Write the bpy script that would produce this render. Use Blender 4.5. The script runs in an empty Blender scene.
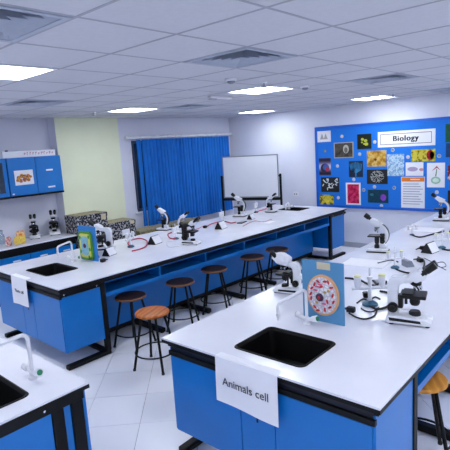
import bpy, bmesh, math, random
from mathutils import Vector, Matrix
PI = math.pi
random.seed(7)
S = bpy.context.scene
COL = S.collection

# ------------------------------------------------------------------ camera, light, exposure
H = 2.11                      # camera height above the floor (m)
FPX = 475.86                  # focal length in pixels of a 450 px frame
YAW, PITCH, ROLL = math.radians(42.245), math.radians(-9.525), math.radians(-3.596)
_f = Vector((math.cos(PITCH)*math.cos(YAW), math.cos(PITCH)*math.sin(YAW), math.sin(PITCH)))
_r = Vector((math.sin(YAW), -math.cos(YAW), 0)); _u = _r.cross(_f)
_c, _s = math.cos(ROLL), math.sin(ROLL)
CR, CU, CF = _c*_r + _s*_u, -_s*_r + _c*_u, _f
cam = bpy.data.cameras.new('camera'); cam.sensor_width = 36; cam.lens = 36*FPX/450; cam.clip_start = .05
co = bpy.data.objects.new('camera', cam); COL.objects.link(co); S.camera = co
co.matrix_world = Matrix(((CR.x, CU.x, -CF.x, 0), (CR.y, CU.y, -CF.y, 0), (CR.z, CU.z, -CF.z, H), (0, 0, 0, 1)))
S.view_settings.view_transform = 'Standard'; S.view_settings.look = 'None'
S.view_settings.exposure = 0.38; S.view_settings.gamma = 1.0; S.view_settings.use_curve_mapping = False
LIGHT_STRENGTH = 17.0         # the ceiling panels' own light
w = bpy.data.worlds.new('World'); S.world = w; w.use_nodes = True
w.node_tree.nodes['Background'].inputs[0].default_value = (.75, .85, 1, 1)
w.node_tree.nodes['Background'].inputs[1].default_value = .3

# ------------------------------------------------------------------ points of the room from the photograph's pixels
def ray(u, v):
    return CF + CR*((u-225)/FPX) - CU*((v-225)/FPX)
def P(u, v, z=.86):
    d = ray(u, v); t = (z-H)/d.z; return Vector((d.x*t, d.y*t, z))
def PX(u, v, x):
    d = ray(u, v); t = x/d.x; return Vector((x, d.y*t, H+d.z*t))
def PY(u, v, y):
    d = ray(u, v); t = y/d.y; return Vector((d.x*t, y, H+d.z*t))
def to_px(p):
    q = Vector(p)-Vector((0, 0, H)); z = q.dot(CF)
    return (225+FPX*q.dot(CR)/z, 225-FPX*q.dot(CU)/z) if z > .1 else None
def height_at(xy, v):
    """z of the point above xy that falls on picture row v"""
    lo, hi = 0., 2.7
    for _ in range(40):
        m = (lo+hi)/2
        if to_px((xy[0], xy[1], m))[1] > v: lo = m
        else: hi = m
    return lo

# ------------------------------------------------------------------ materials
MATS = {}
def lin(c):
    return tuple((x/255/12.92 if x/255 <= .04045 else ((x/255+.055)/1.055)**2.4) for x in c)
def mat(name, rgb, rough=.5, metal=0., var=.06, scale=8., bump=0., emit=0., spec=.5, alpha=1., trans=0., rv=.08):
    if name in MATS: return MATS[name]
    m = bpy.data.materials.new(name); m.use_nodes = True; nt = m.node_tree; b = nt.nodes['Principled BSDF']
    c = lin(rgb)
    tc = nt.nodes.new('ShaderNodeTexCoord'); nz = nt.nodes.new('ShaderNodeTexNoise')
    nz.inputs['Scale'].default_value = scale; nz.inputs['Detail'].default_value = 4
    nt.links.new(tc.outputs['Object'], nz.inputs['Vector'])
    rp = nt.nodes.new('ShaderNodeValToRGB')
    rp.color_ramp.elements[0].position = .3; rp.color_ramp.elements[1].position = .7
    rp.color_ramp.elements[0].color = tuple(x*(1-var) for x in c)+(1,)
    rp.color_ramp.elements[1].color = tuple(min(1, x*(1+var)) for x in c)+(1,)
    nt.links.new(nz.outputs['Fac'], rp.inputs['Fac']); nt.links.new(rp.outputs['Color'], b.inputs['Base Color'])
    mr = nt.nodes.new('ShaderNodeMapRange'); mr.inputs['To Min'].default_value = max(0, rough-rv); mr.inputs['To Max'].default_value = min(1, rough+rv)
    nt.links.new(nz.outputs['Fac'], mr.inputs['Value']); nt.links.new(mr.outputs['Result'], b.inputs['Roughness'])
    b.inputs['Metallic'].default_value = metal; b.inputs['Specular IOR Level'].default_value = spec
    if trans: b.inputs['Transmission Weight'].default_value = trans
    if emit:
        b.inputs['Emission Color'].default_value = (.90, .95, 1, 1); b.inputs['Emission Strength'].default_value = emit
    if bump:
        bp = nt.nodes.new('ShaderNodeBump'); bp.inputs['Strength'].default_value = bump; bp.inputs['Distance'].default_value = .002
        n2 = nt.nodes.new('ShaderNodeTexNoise'); n2.inputs['Scale'].default_value = scale*12
        nt.links.new(tc.outputs['Object'], n2.inputs['Vector'])
        nt.links.new(n2.outputs['Fac'], bp.inputs['Height']); nt.links.new(bp.outputs['Normal'], b.inputs['Normal'])
    MATS[name] = m; return m
def art(name, kind, cols, scale=20., stops=None, rough=.35, detail=3., dist=0.):
    """a flat print: noise / voronoi / wave pushed through a colour ramp"""
    if name in MATS: return MATS[name]
    m = bpy.data.materials.new(name); m.use_nodes = True; nt = m.node_tree; b = nt.nodes['Principled BSDF']
    tc = nt.nodes.new('ShaderNodeTexCoord'); out = None
    if kind in ('noise', 'grain'):
        t = nt.nodes.new('ShaderNodeTexNoise'); t.inputs['Detail'].default_value = detail; t.inputs['Distortion'].default_value = dist; out = t.outputs['Fac']
    elif kind == 'cells':
        t = nt.nodes.new('ShaderNodeTexVoronoi'); out = t.outputs['Distance']
    elif kind == 'edges':
        t = nt.nodes.new('ShaderNodeTexVoronoi'); t.feature = 'DISTANCE_TO_EDGE'; out = t.outputs['Distance']
    elif kind == 'rings':
        t = nt.nodes.new('ShaderNodeTexWave'); t.wave_type = 'RINGS'; t.inputs['Distortion'].default_value = dist; out = t.outputs['Fac']
    else:
        t = nt.nodes.new('ShaderNodeTexWave'); t.bands_direction = kind; t.inputs['Distortion'].default_value = dist; out = t.outputs['Fac']
    t.inputs['Scale'].default_value = scale
    nt.links.new(tc.outputs['Object'], t.inputs['Vector'])
    r = nt.nodes.new('ShaderNodeValToRGB'); n = len(cols); st = stops or [i/(n-1) for i in range(n)]
    while len(r.color_ramp.elements) < n: r.color_ramp.elements.new(.5)
    for e, p_, c in zip(r.color_ramp.elements, st, cols): e.position = p_; e.color = lin(c)+(1,)
    nt.links.new(out, r.inputs['Fac']); nt.links.new(r.outputs['Color'], b.inputs['Base Color'])
    b.inputs['Roughness'].default_value = max(rough, .4); b.inputs['Specular IOR Level'].default_value = .25
    MATS[name] = m; return m

WHITE_WALL = mat('wall_paint', (222, 224, 238), .85, var=.02, scale=3)
GREEN_WALL = mat('pale_green_paint', (231, 235, 205), .85, var=.02, scale=3)
CEIL = mat('ceiling_board', (206, 207, 215), .95, var=.03, scale=30, bump=.15)
GRID = mat('ceiling_grid_paint', (168, 170, 181), .8, var=.02)
TILE = mat('glazed_floor_tile', (234, 235, 244), .3, var=.015, scale=1.2, spec=.4, rv=.0)
GROUT = mat('grout', (120, 122, 135), .9)
BLUE = mat('blue_laminate', (0, 114, 196), .3, var=.04, scale=5, spec=.5, rv=.03)
BLUE_BOARD = mat('blue_board_felt', (16, 118, 220), .8, var=.05, scale=60)
BLUE_FRAME = mat('blue_board_frame', (8, 98, 204), .45, var=.03)
BLUE_CLOTH = mat('blue_curtain_cloth', (0, 108, 200), .85, var=.10, scale=6, bump=.3)
TOP = mat('white_worktop_laminate', (232, 233, 244), .22, var=.02, scale=4)
BLACK = mat('black_steel', (5, 5, 7), .5, var=.1, spec=.25)
BLACKP = mat('black_plastic', (8, 8, 10), .45, var=.1, spec=.35)
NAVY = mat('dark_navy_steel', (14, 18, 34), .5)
RUBBER = mat('black_rubber', (14, 11, 15), .6)
REDHOSE = mat('red_rubber', (176, 40, 74), .5)
SINKB = mat('black_polypropylene', (5, 5, 6), .5, spec=.2)
WPLAS = mat('white_plastic', (232, 233, 240), .35, var=.02)
WENAM = mat('white_enamel', (226, 228, 236), .28, var=.02)
GREYP = mat('grey_plastic', (130, 136, 150), .45)
TEAL = mat('teal_enamel', (42, 96, 122), .4)
CHROME = mat('chrome', (200, 204, 212), .2, metal=1., var=.02)
STEEL = mat('brushed_steel', (150, 153, 160), .38, metal=1., var=.05)
GREENP = mat('green_plastic', (30, 130, 90), .4)
YELLOWP = mat('pale_yellow_plastic', (230, 229, 176), .5)
PAPER = mat('white_paper', (236, 237, 244), .8, var=.015)
INK = mat('black_ink', (22, 22, 26), .8)
GREYINK = mat('grey_ink', (60, 62, 78), .8)
DIFF = mat('light_diffuser', (250, 250, 255), .6, emit=LIGHT_STRENGTH)
LAMPF = mat('light_frame', (225, 227, 236), .5)
DUCT_SHADE = mat('duct_dark', (26, 32, 40), .9)  # near-black lining: the shade inside the vents is put into the colour
VENT = mat('vent_paint', (176, 184, 200), .6)
WOOD = art('orange_wood', 'Y', [(150, 78, 30), (196, 116, 52), (176, 96, 40)], 3.2, dist=4, rough=.4)
SHADE_WOOD = art('dark_brown_wood', 'Y', [(26, 17, 14), (48, 31, 22), (34, 22, 16)], 3.2, dist=4, rough=.45)  # stool tops at the bench: their shade is put into the wood colour
DEDGE = mat('brown_wood_edge', (120, 74, 42), .5, var=.15, scale=20)
YWOOD = art('yellow_wood', 'Y', [(176, 112, 34), (212, 148, 58), (194, 128, 44)], 3.2, dist=4, rough=.4)
SPECK = art('black_white_speckle', 'cells', [(22, 22, 26), (34, 34, 40), (150, 150, 156), (206, 206, 210)], 34, [0, .5, .6, 1], .6)
SPECKTOP = art('tan_speckle', 'noise', [(86, 84, 76), (170, 160, 128), (120, 116, 104)], 30, [.3, .55, .75], .7)
BAND = art('dull_yellow_print', 'noise', [(70, 70, 66), (150, 138, 84), (96, 92, 76)], 26, [.3, .55, .75], .7)
SKIRT = mat('grey_skirting', (166, 170, 184), .5)
GLASS = mat('dark_window_glass', (36, 52, 74), .08, var=.02)
ALU = mat('window_frame_paint', (60, 74, 100), .5)
CLEAR = mat('clear_glass', (225, 236, 245), .05, trans=.92, var=.0, rv=.0)
MODELBLUE = mat('pale_blue_board', (84, 146, 192), .5, var=.03)
TAN = mat('tan_label', (206, 196, 168), .7)
SILVER = mat('silver_coat', (200, 205, 214), .3, metal=.6)

# ------------------------------------------------------------------ mesh builder
class MB:
    def __init__(self): self.bm = bmesh.new()
    def _add(self, verts, faces, M=None):
        vs = [self.bm.verts.new((M @ Vector(v)) if M else v) for v in verts]
        for f in faces:
            try: self.bm.faces.new([vs[i] for i in f])
            except ValueError: pass
        return vs
    def box(self, x0, x1, y0, y1, z0, z1, M=None, bev=0):
        t = bmesh.new()
        v = [t.verts.new(q) for q in ((x0,y0,z0),(x1,y0,z0),(x1,y1,z0),(x0,y1,z0),(x0,y0,z1),(x1,y0,z1),(x1,y1,z1),(x0,y1,z1))]
        for f in ((3,2,1,0),(4,5,6,7),(0,1,5,4),(1,2,6,5),(2,3,7,6),(3,0,4,7)): t.faces.new([v[i] for i in f])
        if bev: bmesh.ops.bevel(t, geom=t.edges[:], offset=bev, segments=2, affect='EDGES', profile=.5)
        self._merge(t, M); return self
    def _merge(self, t, M=None):
        if M is not None: bmesh.ops.transform(t, matrix=M, verts=t.verts)
        t.verts.index_update(); mp = [self.bm.verts.new(v.co) for v in t.verts]
        for f in t.faces:
            try: self.bm.faces.new([mp[v.index] for v in f.verts])
            except ValueError: pass
        t.free()
    def prism(self, outline, x0, x1, M=None, bev=0):
        """(y,z) outline pulled along x"""
        t = bmesh.new(); n = len(outline)
        a = [t.verts.new((x0, y, z)) for y, z in outline]; b = [t.verts.new((x1, y, z)) for y, z in outline]
        t.faces.new(a); t.faces.new(b[::-1])
        for i in range(n): t.faces.new((a[(i+1) % n], a[i], b[i], b[(i+1) % n]))
        bmesh.ops.recalc_face_normals(t, faces=t.faces)
        if bev: bmesh.ops.bevel(t, geom=t.edges[:], offset=bev, segments=2, affect='EDGES', profile=.5)
        self._merge(t, M); return self
    def tube(self, pts, r, n=10, closed=False):
        pts = [Vector(p) for p in pts]; m = len(pts); rs = r if isinstance(r, (list, tuple)) else [r]*m
        rings = []; prev = None
        for i, p in enumerate(pts):
            if closed: t = pts[(i+1) % m]-pts[i-1]
            else: t = pts[min(i+1, m-1)]-pts[max(i-1, 0)]
            t.normalize()
            if prev is None:
                a = t.orthogonal().normalized()
            else:
                a = prev - t*prev.dot(t)
                a = a.normalized() if a.length > 1e-6 else t.orthogonal().normalized()
            prev = a; b = t.cross(a)
            rings.append([self.bm.verts.new(p+(a*math.cos(2*PI*k/n)+b*math.sin(2*PI*k/n))*rs[i]) for k in range(n)])
        for i in range(m if closed else m-1):
            A, B = rings[i], rings[(i+1) % m]
            for k in range(n): self.bm.faces.new((A[k], A[(k+1) % n], B[(k+1) % n], B[k]))
        if not closed:
            self.bm.faces.new(rings[0][::-1]); self.bm.faces.new(rings[-1])
        return self
    def lathe(self, prof, n=20, M=None, base=(0, 0, 0)):
        """(r,z) profile turned about z"""
        rings = []
        for r, z in prof:
            rings.append([Vector((base[0]+r*math.cos(2*PI*k/n), base[1]+r*math.sin(2*PI*k/n), base[2]+z)) for k in range(n)])
        vs = [[self.bm.verts.new(M @ q if M else q) for q in R] for R in rings]
        for A, B in zip(vs, vs[1:]):
            for k in range(n): self.bm.faces.new((A[k], A[(k+1) % n], B[(k+1) % n], B[k]))
        self.bm.faces.new(vs[0][::-1]); self.bm.faces.new(vs[-1]); return self
    def ball(self, c, r, M=None, seg=12, sc=(1, 1, 1)):
        t = bmesh.new(); bmesh.ops.create_uvsphere(t, u_segments=seg, v_segments=max(6, seg//2), radius=r)
        m = Matrix.Translation(c) @ Matrix.Diagonal((*sc, 1))
        self._merge(t, (M @ m) if M else m); return self
    def poly(self, pts, z0, z1, M=None):
        t = bmesh.new(); n = len(pts)
        a = [t.verts.new((x, y, z0)) for x, y in pts]; b = [t.verts.new((x, y, z1)) for x, y in pts]
        t.faces.new(a[::-1]); t.faces.new(b)
        for i in range(n): t.faces.new((a[i], a[(i+1) % n], b[(i+1) % n], b[i]))
        self._merge(t, M); return self
    def build(self, name, m, parent=None, smooth=False, fix=True):
        me = bpy.data.meshes.new(name)
        if fix: bmesh.ops.recalc_face_normals(self.bm, faces=self.bm.faces)
        self.bm.to_mesh(me); self.bm.free()
        if smooth:
            for p in me.polygons: p.use_smooth = True
            try: me.set_sharp_from_angle(angle=math.radians(40))
            except Exception: pass
        me.materials.append(m)
        o = bpy.data.objects.new(name, me); COL.objects.link(o)
        if parent: o.parent = parent
        return o
def tag(o, label, cat, group=None):
    o['label'] = label; o['category'] = cat
    if group: o['group'] = group
    return o
def thing(name, label, cat, loc=(0, 0, 0), rz=0., group=None):
    o = bpy.data.objects.new(name, None); COL.objects.link(o); o.location = loc; o.rotation_euler = (0, 0, rz)
    o.empty_display_size = .05
    return tag(o, label, cat, group)
def struct(o): o['kind'] = 'structure'; return o
def stuff(o): o['kind'] = 'stuff'; return o
def copy_tree(o, parent=None):
    c = o.copy(); COL.objects.link(c)
    if parent: c.parent = parent
    for ch in list(o.children): copy_tree(ch, c)
    return c
def text(name, body, size, m, parent, M, bold=0., extrude=.0006, spacing=1., fat=0.):
    cu = bpy.data.curves.new(name, 'FONT'); cu.body = body; cu.size = size; cu.align_x = 'CENTER'; cu.align_y = 'CENTER'
    cu.extrude = extrude; cu.offset = bold; cu.space_character = spacing
    t = bpy.data.objects.new(name, cu); COL.objects.link(t)
    dg = bpy.context.evaluated_depsgraph_get()
    me = bpy.data.meshes.new_from_object(t.evaluated_get(dg)); bpy.data.objects.remove(t)
    if fat:     # a bolder stroke: the glyphs laid over themselves, a hair apart
        b_ = bmesh.new()
        for dx in (-1, -.5, 0, .5, 1):
            m2 = me.copy(); m2.transform(Matrix.Translation((dx*fat, 0, (dx+1)*.00005))); b_.from_mesh(m2); bpy.data.meshes.remove(m2)
        b_.to_mesh(me); b_.free()
    me.transform(M); me.materials.clear(); me.materials.append(m)
    o = bpy.data.objects.new(name, me); COL.objects.link(o)
    if parent: o.parent = parent
    return o
def frame(xa, ya, origin):
    """matrix whose local x,y run along xa,ya"""
    xa = Vector(xa).normalized(); ya = Vector(ya).normalized(); za = xa.cross(ya)
    return Matrix(((xa.x, ya.x, za.x, origin[0]), (xa.y, ya.y, za.y, origin[1]), (xa.z, ya.z, za.z, origin[2]), (0, 0, 0, 1)))

# ------------------------------------------------------------------ room shell
RX0, RX1, RY0, RY1 = -2.0, 8.35, -2.6, 7.27      # room
CZ = H+.9957*.6                                  # ceiling height
RECY, COLX0, COLX1 = 7.46, 4.04, 5.27            # recess behind the wall units, green column
floor = struct(MB().box(RX0-.1, RX1+.1, RY0-.1, RECY+.1, -.1, -.006).build('floor', GROUT))
struct(MB().box(RX1, RX1+.1, RY0-.1, RECY+.1, 0, CZ+.1).build('wall_right', WHITE_WALL))
struct(MB().box(COLX1, RX1, RY1, RECY+.1, 0, CZ+.1).build('wall_back', WHITE_WALL))
struct(MB().box(RX0, COLX0, RECY, RECY+.1, 0, CZ+.1).build('wall_recess', WHITE_WALL))
column = struct(MB().box(COLX0, COLX1, RY1-.03, RECY+.1, 0, CZ+.1).build('wall_column', WHITE_WALL))
struct(MB().box(COLX0+.004, COLX1, RY1-.034, RY1-.03, 0, CZ).build('trim_1', GREEN_WALL))
struct(MB().box(RX0-.1, RX0, RY0-.1, RECY+.1, 0, CZ+.1).build('wall_left', WHITE_WALL))
struct(MB().box(RX0, RX1, RY0-.1, RY0, 0, CZ+.1).build('wall_front', WHITE_WALL))
struct(MB().box(RX1-.015, RX1, RY0, RY1, 0, .1, bev=.003).build('baseboard_right', SKIRT))
struct(MB().box(COLX1, RX1-.016, RY1-.015, RY1, 0, .1, bev=.003).build('baseboard_back', SKIRT))

# floor tiles laid diagonally
T = 2.11/4.6603; fa = math.radians(-45.506)
fo = Vector((4.4963*T, 7.7675*T)); e1 = Vector((math.cos(fa), math.sin(fa))); e2 = Vector((math.sin(fa), -math.cos(fa)))
def clip(poly, x0, x1, y0, y1):
    for ax, s, lim in ((0, 1, x0), (0, -1, -x1), (1, 1, y0), (1, -1, -y1)):
        out = []
        for a, b in zip(poly, poly[1:]+poly[:1]):
            da, db = s*a[ax]-lim, s*b[ax]-lim
            if da >= 0: out.append(a)
            if (da >= 0) != (db >= 0):
                t = da/(da-db); out.append((a[0]+(b[0]-a[0])*t, a[1]+(b[1]-a[1])*t))
        poly = out
        if not poly: return []
    return poly
tiles = []
for i in range(-40, 41):
    for j in range(-40, 41):
        c = fo+e1*((i+.5)*T)+e2*((j+.5)*T)
        if not (RX0-.4 < c.x < RX1+.4 and RY0-.4 < c.y < RECY+.4): continue
        h = T/2-.0022
        q = [tuple(c+e1*a*h+e2*b*h) for a, b in ((-1, -1), (-1, 1), (1, 1), (1, -1))]
        p = clip(q, RX0, RX1-.016, RY0, RY1-.05)
        if len(p) < 3: continue
        px = to_px((c.x, c.y, 0))
        seen = px is not None and -25 < px[0] < 475 and -25 < px[1] < 480
        tiles.append((0 if seen else 1, (c.x**2+c.y**2), c, p, len(p) == 4 and all(abs(u[0]-v[0])+abs(u[1]-v[1]) < 1e-6 for u, v in zip(p, q))))
tiles.sort(key=lambda t: t[:2])
h = T/2-.0022
tile_me = None; rest = MB(); nt_ = 0
for k, (vis, d, c, p, whole) in enumerate(tiles):
    if vis == 0 and nt_ < 290:
        nt_ += 1
        if whole and tile_me is not None:
            o = bpy.data.objects.new('tile', tile_me); COL.objects.link(o); o.parent = floor
        else:
            o = MB().poly([(a-c.x, b-c.y) for a, b in p], -.008, 0).build('tile', TILE, floor)
            if whole: tile_me = o.data
        o.location = (c.x, c.y, 0)
    else: rest.poly(p, -.008, 0)
stuff(rest.build('tiling', TILE, floor))

# suspended ceiling: tiles between a grid of bars
CU_ = .6; cox, coy = 2.0879*.6, 2.2451*.6
ceil = struct(MB().box(RX0-.1, RX1+.1, RY0-.1, RECY+.1, CZ+.09, CZ+.16).build('ceiling', CEIL))
LIGHTS = [(-5, -5), (0, -5), (5, -5), (10, -5), (-5, -1), (0, -3), (5, -2), (10, -2), (-5, 3), (0, 3), (5, 3), (10, 3), (-5, 7), (0, 7), (5, 7), (10, 7)]
VENTS = [(-2, 1), (2, 1), (6, 1), (10, 1), (2, 6), (6, 6), (-2, 6)]
VENTS[0] = (-1, 1)
openings = set(LIGHTS) | set(VENTS)
ct_me = None; crest = MB()
for i in range(-7, 13):
    for j in range(-9, 10):
        if (i, j) in openings: continue
        x0, y0 = cox+i*.6+.009, coy+j*.6+.009
        q = clip([(x0, y0), (x0+.582, y0), (x0+.582, y0+.582), (x0, y0+.582)], RX0, RX1, RY0, RECY)
        if len(q) < 3: continue
        if any((COLX0 < a < RX1) and b > RY1-.03 for a, b in q):
            q = clip(q, RX0, RX1, RY0, RY1-.034)
            if len(q) < 3: continue
        px = to_px((x0+.3, y0+.3, CZ)); seen = px is not None and -60 < px[0] < 510 and -40 < px[1] < 200
        whole = abs(max(a for a, b in q)-x0-.582) < 1e-4 and abs(min(a for a, b in q)-x0) < 1e-4 and abs(max(b for a, b in q)-y0-.582) < 1e-4
        if not seen: crest.poly(q, CZ+.002, CZ+.016); continue
        if whole and ct_me: o = bpy.data.objects.new('ceiling_tile', ct_me); COL.objects.link(o); o.parent = ceil
        else:
            o = MB().poly([(a-x0, b-y0) for a, b in q], CZ+.002, CZ+.016).build('ceiling_tile', CEIL, ceil)
            if whole: ct_me = o.data
        o.location = (x0, y0, 0)
stuff(crest.build('ceiling_tiling', CEIL, ceil))
for i in range(-7, 13):
    x = cox+i*.6
    if RX0+.02 < x < RX1-.02:
        MB().box(x-.009, x+.009, RY0, RY1-.035 if x > COLX0 else RECY, CZ, CZ+.03).build('grid_bar', GRID, ceil)
for j in range(-9, 10):
    y = coy+j*.6
    if RY0+.02 < y < RY1-.05:
        MB().box(RX0, RX1, y-.009, y+.009, CZ+.0004, CZ+.0296).build('grid_bar', GRID, ceil)

def ceiling_light(i, j, label):
    x, y = cox+(i+.5)*.6, coy+(j+.5)*.6
    t = thing('ceiling_light', label, 'ceiling light', (x, y, CZ), 0, 'panel lights in the ceiling')
    f = MB(); a = .286
    f.box(-a, a, -a, -a+.02, -.004, .02); f.box(-a, a, a-.02, a, -.004, .02); f.box(-a, -a+.02, -a+.02, a-.02, -.004, .02); f.box(a-.02, a, -a+.02, a-.02, -.004, .02)
    f.build('frame', LAMPF, t)
    MB().box(-a+.02, a-.02, -a+.02, a-.02, .002, .012).build('diffuser', DIFF, t)
LL = {(0, 3): 'bright square ceiling panel light cut by the left photo edge',
      (5, 3): 'bright square ceiling panel light beyond the big louvred vent, in mid ceiling',
      (10, 3): 'bright square ceiling panel light nearest the notice board',
      (5, 7): 'bright square ceiling panel light just in front of the curtain rail',
      (10, 7): 'small looking ceiling panel light above the mobile whiteboard in the corner'}
for ij in LIGHTS:
    if cox+ij[0]*.6 < RX0 or coy+ij[1]*.6 < RY0: continue
    ceiling_light(*ij, LL.get(ij, 'ceiling light off the photo, %s, %s' % ({-5: 'along the left wall', 0: 'above the near bench ends', 5: 'above mid room', 10: 'along the right wall'}[ij[0]], {-5: 'behind the viewer', -3: 'right of the foreground', -2: 'right of the foreground', -1: 'beside the viewer', 3: 'in the middle row', 7: 'near the back wall'}[ij[1]])))

def ceiling_vent(i, j, label):
    x, y = cox+(i+.5)*.6, coy+(j+.5)*.6
    t = thing('ceiling_vent', label, 'vent', (x, y, CZ), 0, 'air vents in the ceiling'); a = .285
    f = MB()
    f.box(-a, a, -a, -a+.03, -.004, .02); f.box(-a, a, a-.03, a, -.004, .02); f.box(-a, -a+.03, -a+.03, a-.03, -.004, .02); f.box(a-.03, a, -a+.03, a-.03, -.004, .02)
    f.build('frame', VENT, t)
    MB().box(-a+.03, a-.03, -a+.03, a-.03, .082, .086).build('backing', DUCT_SHADE, t)
    for d in range(4): MB().box(-.26, .26, -.262, -.256, .02, .084, Matrix.Rotation(d*PI/2, 4, 'Z')).build('duct_side', DUCT_SHADE, t)  # dark side walls added to keep the vent cavity in shade
    for k in range(5):
        r0 = .252-.05*k; r1 = r0-.044
        for d in range(4):
            M = Matrix.Rotation(d*PI/2, 4, 'Z')
            m_ = MB()     # a louver blade that slopes up towards the middle of the vent
            vs = [(-r0, -r0, .0), (r0, -r0, .0), (r1, -r1, .05), (-r1, -r1, .05)]
            vs += [(p_[0], p_[1]+.002, p_[2]+.002) for p_ in vs]
            m_._add(vs, ((0, 1, 2, 3), (7, 6, 5, 4), (0, 4, 5, 1), (1, 5, 6, 2), (2, 6, 7, 3), (3, 7, 4, 0)), M)
            m_.build('louver', VENT, t)
VL = {(-1, 1): 'louvred square ceiling vent cut by the top left corner of the photo', (2, 1): 'large louvred square ceiling vent at top centre of the photo',
      (6, 1): 'louvred square ceiling vent above the right half of the notice board', (10, 1): 'louvred ceiling vent cut by the right edge of the photo',
      (2, 6): 'louvred ceiling vent above the blue wall cabinets', (6, 6): 'small looking louvred ceiling vent above the middle of the curtain'}
for ij in VENTS: ceiling_vent(*ij, VL.get(ij, 'square ceiling vent outside the frame'))

def PC(u, v): return P(u, v, CZ)
def sprinkler(u, v, label):
    p = PC(u, v); t = thing('sprinkler', label, 'sprinkler', (p.x, p.y, CZ), 0, 'sprinkler heads in the ceiling')
    MB().lathe([(.035, 0), (.03, -.01), (.01, -.012)], 14).build('collar', WPLAS, t)
    MB().lathe([(.008, -.012), (.008, -.045), (.03, -.047), (.03, -.052), (.004, -.055)], 12).build('nozzle', STEEL, t)
sprinkler(264, 82, 'steel sprinkler head beside the mid ceiling panel light'); sprinkler(393, 93.5, 'steel sprinkler head beside the panel light nearest the notice board')
sprinkler(94, 112, 'steel sprinkler head above the pale green column'); sprinkler(238, 111.5, 'steel sprinkler head above the whiteboard, near the room corner')
def smoke(u, v, label):
    p = PC(u, v); t = thing('smoke_detector', label, 'smoke detector', (p.x, p.y, CZ), 0, 'smoke detectors in the ceiling')
    MB().lathe([(.055, 0), (.055, -.014), (.045, -.02)], 20).build('base', WPLAS, t, True)
    MB().lathe([(.038, -.02), (.034, -.036), (.015, -.044)], 20).build('sensor', GREYP, t, True)
smoke(231, 79, 'round smoke detector just behind the big louvred vent'); smoke(305, 86, 'round smoke detector right of the mid ceiling panel light')
p = PC(220, 96.5); t = thing('emergency_light', 'small white emergency lamp on the ceiling above the curtain', 'lamp', (p.x, p.y, CZ), 0)
MB().box(-.20, .20, -.03, .03, -.03, 0, bev=.006).build('housing', WPLAS, t); MB().box(-.19, -.08, -.025, .025, -.04, -.03, bev=.004).build('lens', GREYP, t)

# window, curtain, rail
W0 = PY(132.8, 160, RY1).x
wi = struct(MB().box(W0, 8.2, RY1-.02, RY1-.001, 1.0, 2.28).build('window_1', GLASS))
for a, b, c, d in ((W0, 8.2, .96, 1.02), (W0, 8.2, 2.24, 2.29), (W0, W0+.03, 1.02, 2.24), (8.15, 8.2, 1.02, 2.24), (6.85, 6.9, 1.02, 2.24)):
    MB().box(a, b, RY1-.03, RY1-.004, c, d, bev=.003).build('window_frame', ALU, wi)
struct(MB().box(W0-.06, 8.26, RY1-.045, RY1-.001, .92, .96, bev=.004).build('trim_2', WHITE_WALL))
t = thing('curtain_rail', 'white curtain rail across the back wall above the blue curtain', 'curtain rail', (5.38, 7.16, 2.345))
MB().tube([(0, 0, 0), (2.9, 0, 0)], .028, 14).build('pole', WENAM, t, True)
for x in (.0, 2.9): MB().ball((x, 0, 0), .04).build('finial', WENAM, t, True)
for x in (.1, 1.45, 2.75): MB().box(x-.012, x+.012, 0, .11, -.012, .012).build('bracket', WENAM, t)
def pleats(x0, x1, z0, z1, y, amp, wl, name, parent, seed):
    rnd = random.Random(seed); m = MB(); n = int((x1-x0)/wl*8); cols_ = []; ph = 0
    offs = [(rnd.uniform(.5, 1.2), rnd.uniform(-.3, .3)) for _ in range(n//8+3)]
    for side in (0, 1):
        for i in range(n+1):
            x = x0+(x1-x0)*i/n; k = i//8; a, s_ = offs[k]
            yy = y+amp*a*(.6-1.6*abs(math.sin(PI*i/8+s_*.3))**.45)
            row = []
            for q in range(5):
                z = z0+(z1-z0)*q/4; f = 1.25-.5*q/4
                row.append(m.bm.verts.new((x+.008*math.sin(i*.9+q), y+(yy-y)*f+side*.004, z)))
            cols_.append(row)
    N = n+1
    for s_ in (0, 1):
        for i in range(n):
            A, B = cols_[s_*N+i], cols_[s_*N+i+1]
            for q in range(4): m.bm.faces.new((A[q], B[q], B[q+1], A[q+1]))
    for i in range(n):
        for q in (0, 4): m.bm.faces.new((cols_[i][q], cols_[i+1][q], cols_[N+i+1][q], cols_[N+i][q]))
    return m.build(name, BLUE_CLOTH, parent, True)
t = thing('curtain', 'blue pleated curtain drawn across the window on the back wall', 'curtain', (0, 0, 0))
pleats(5.60, 5.68, .68, 2.305, 7.16, .016, .05, 'panel', t, 3); pleats(5.72, 8.15, .65, 2.305, 7.16, .034, .085, 'panel', t, 5)
for k in range(26): MB().tube([(5.6+k*.1035+.03*math.cos(a), 7.16, 2.325+.036*math.sin(a)) for a in [2*PI*q/10 for q in range(10)]], .004, 5, True).build('ring', WENAM, t)

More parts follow.
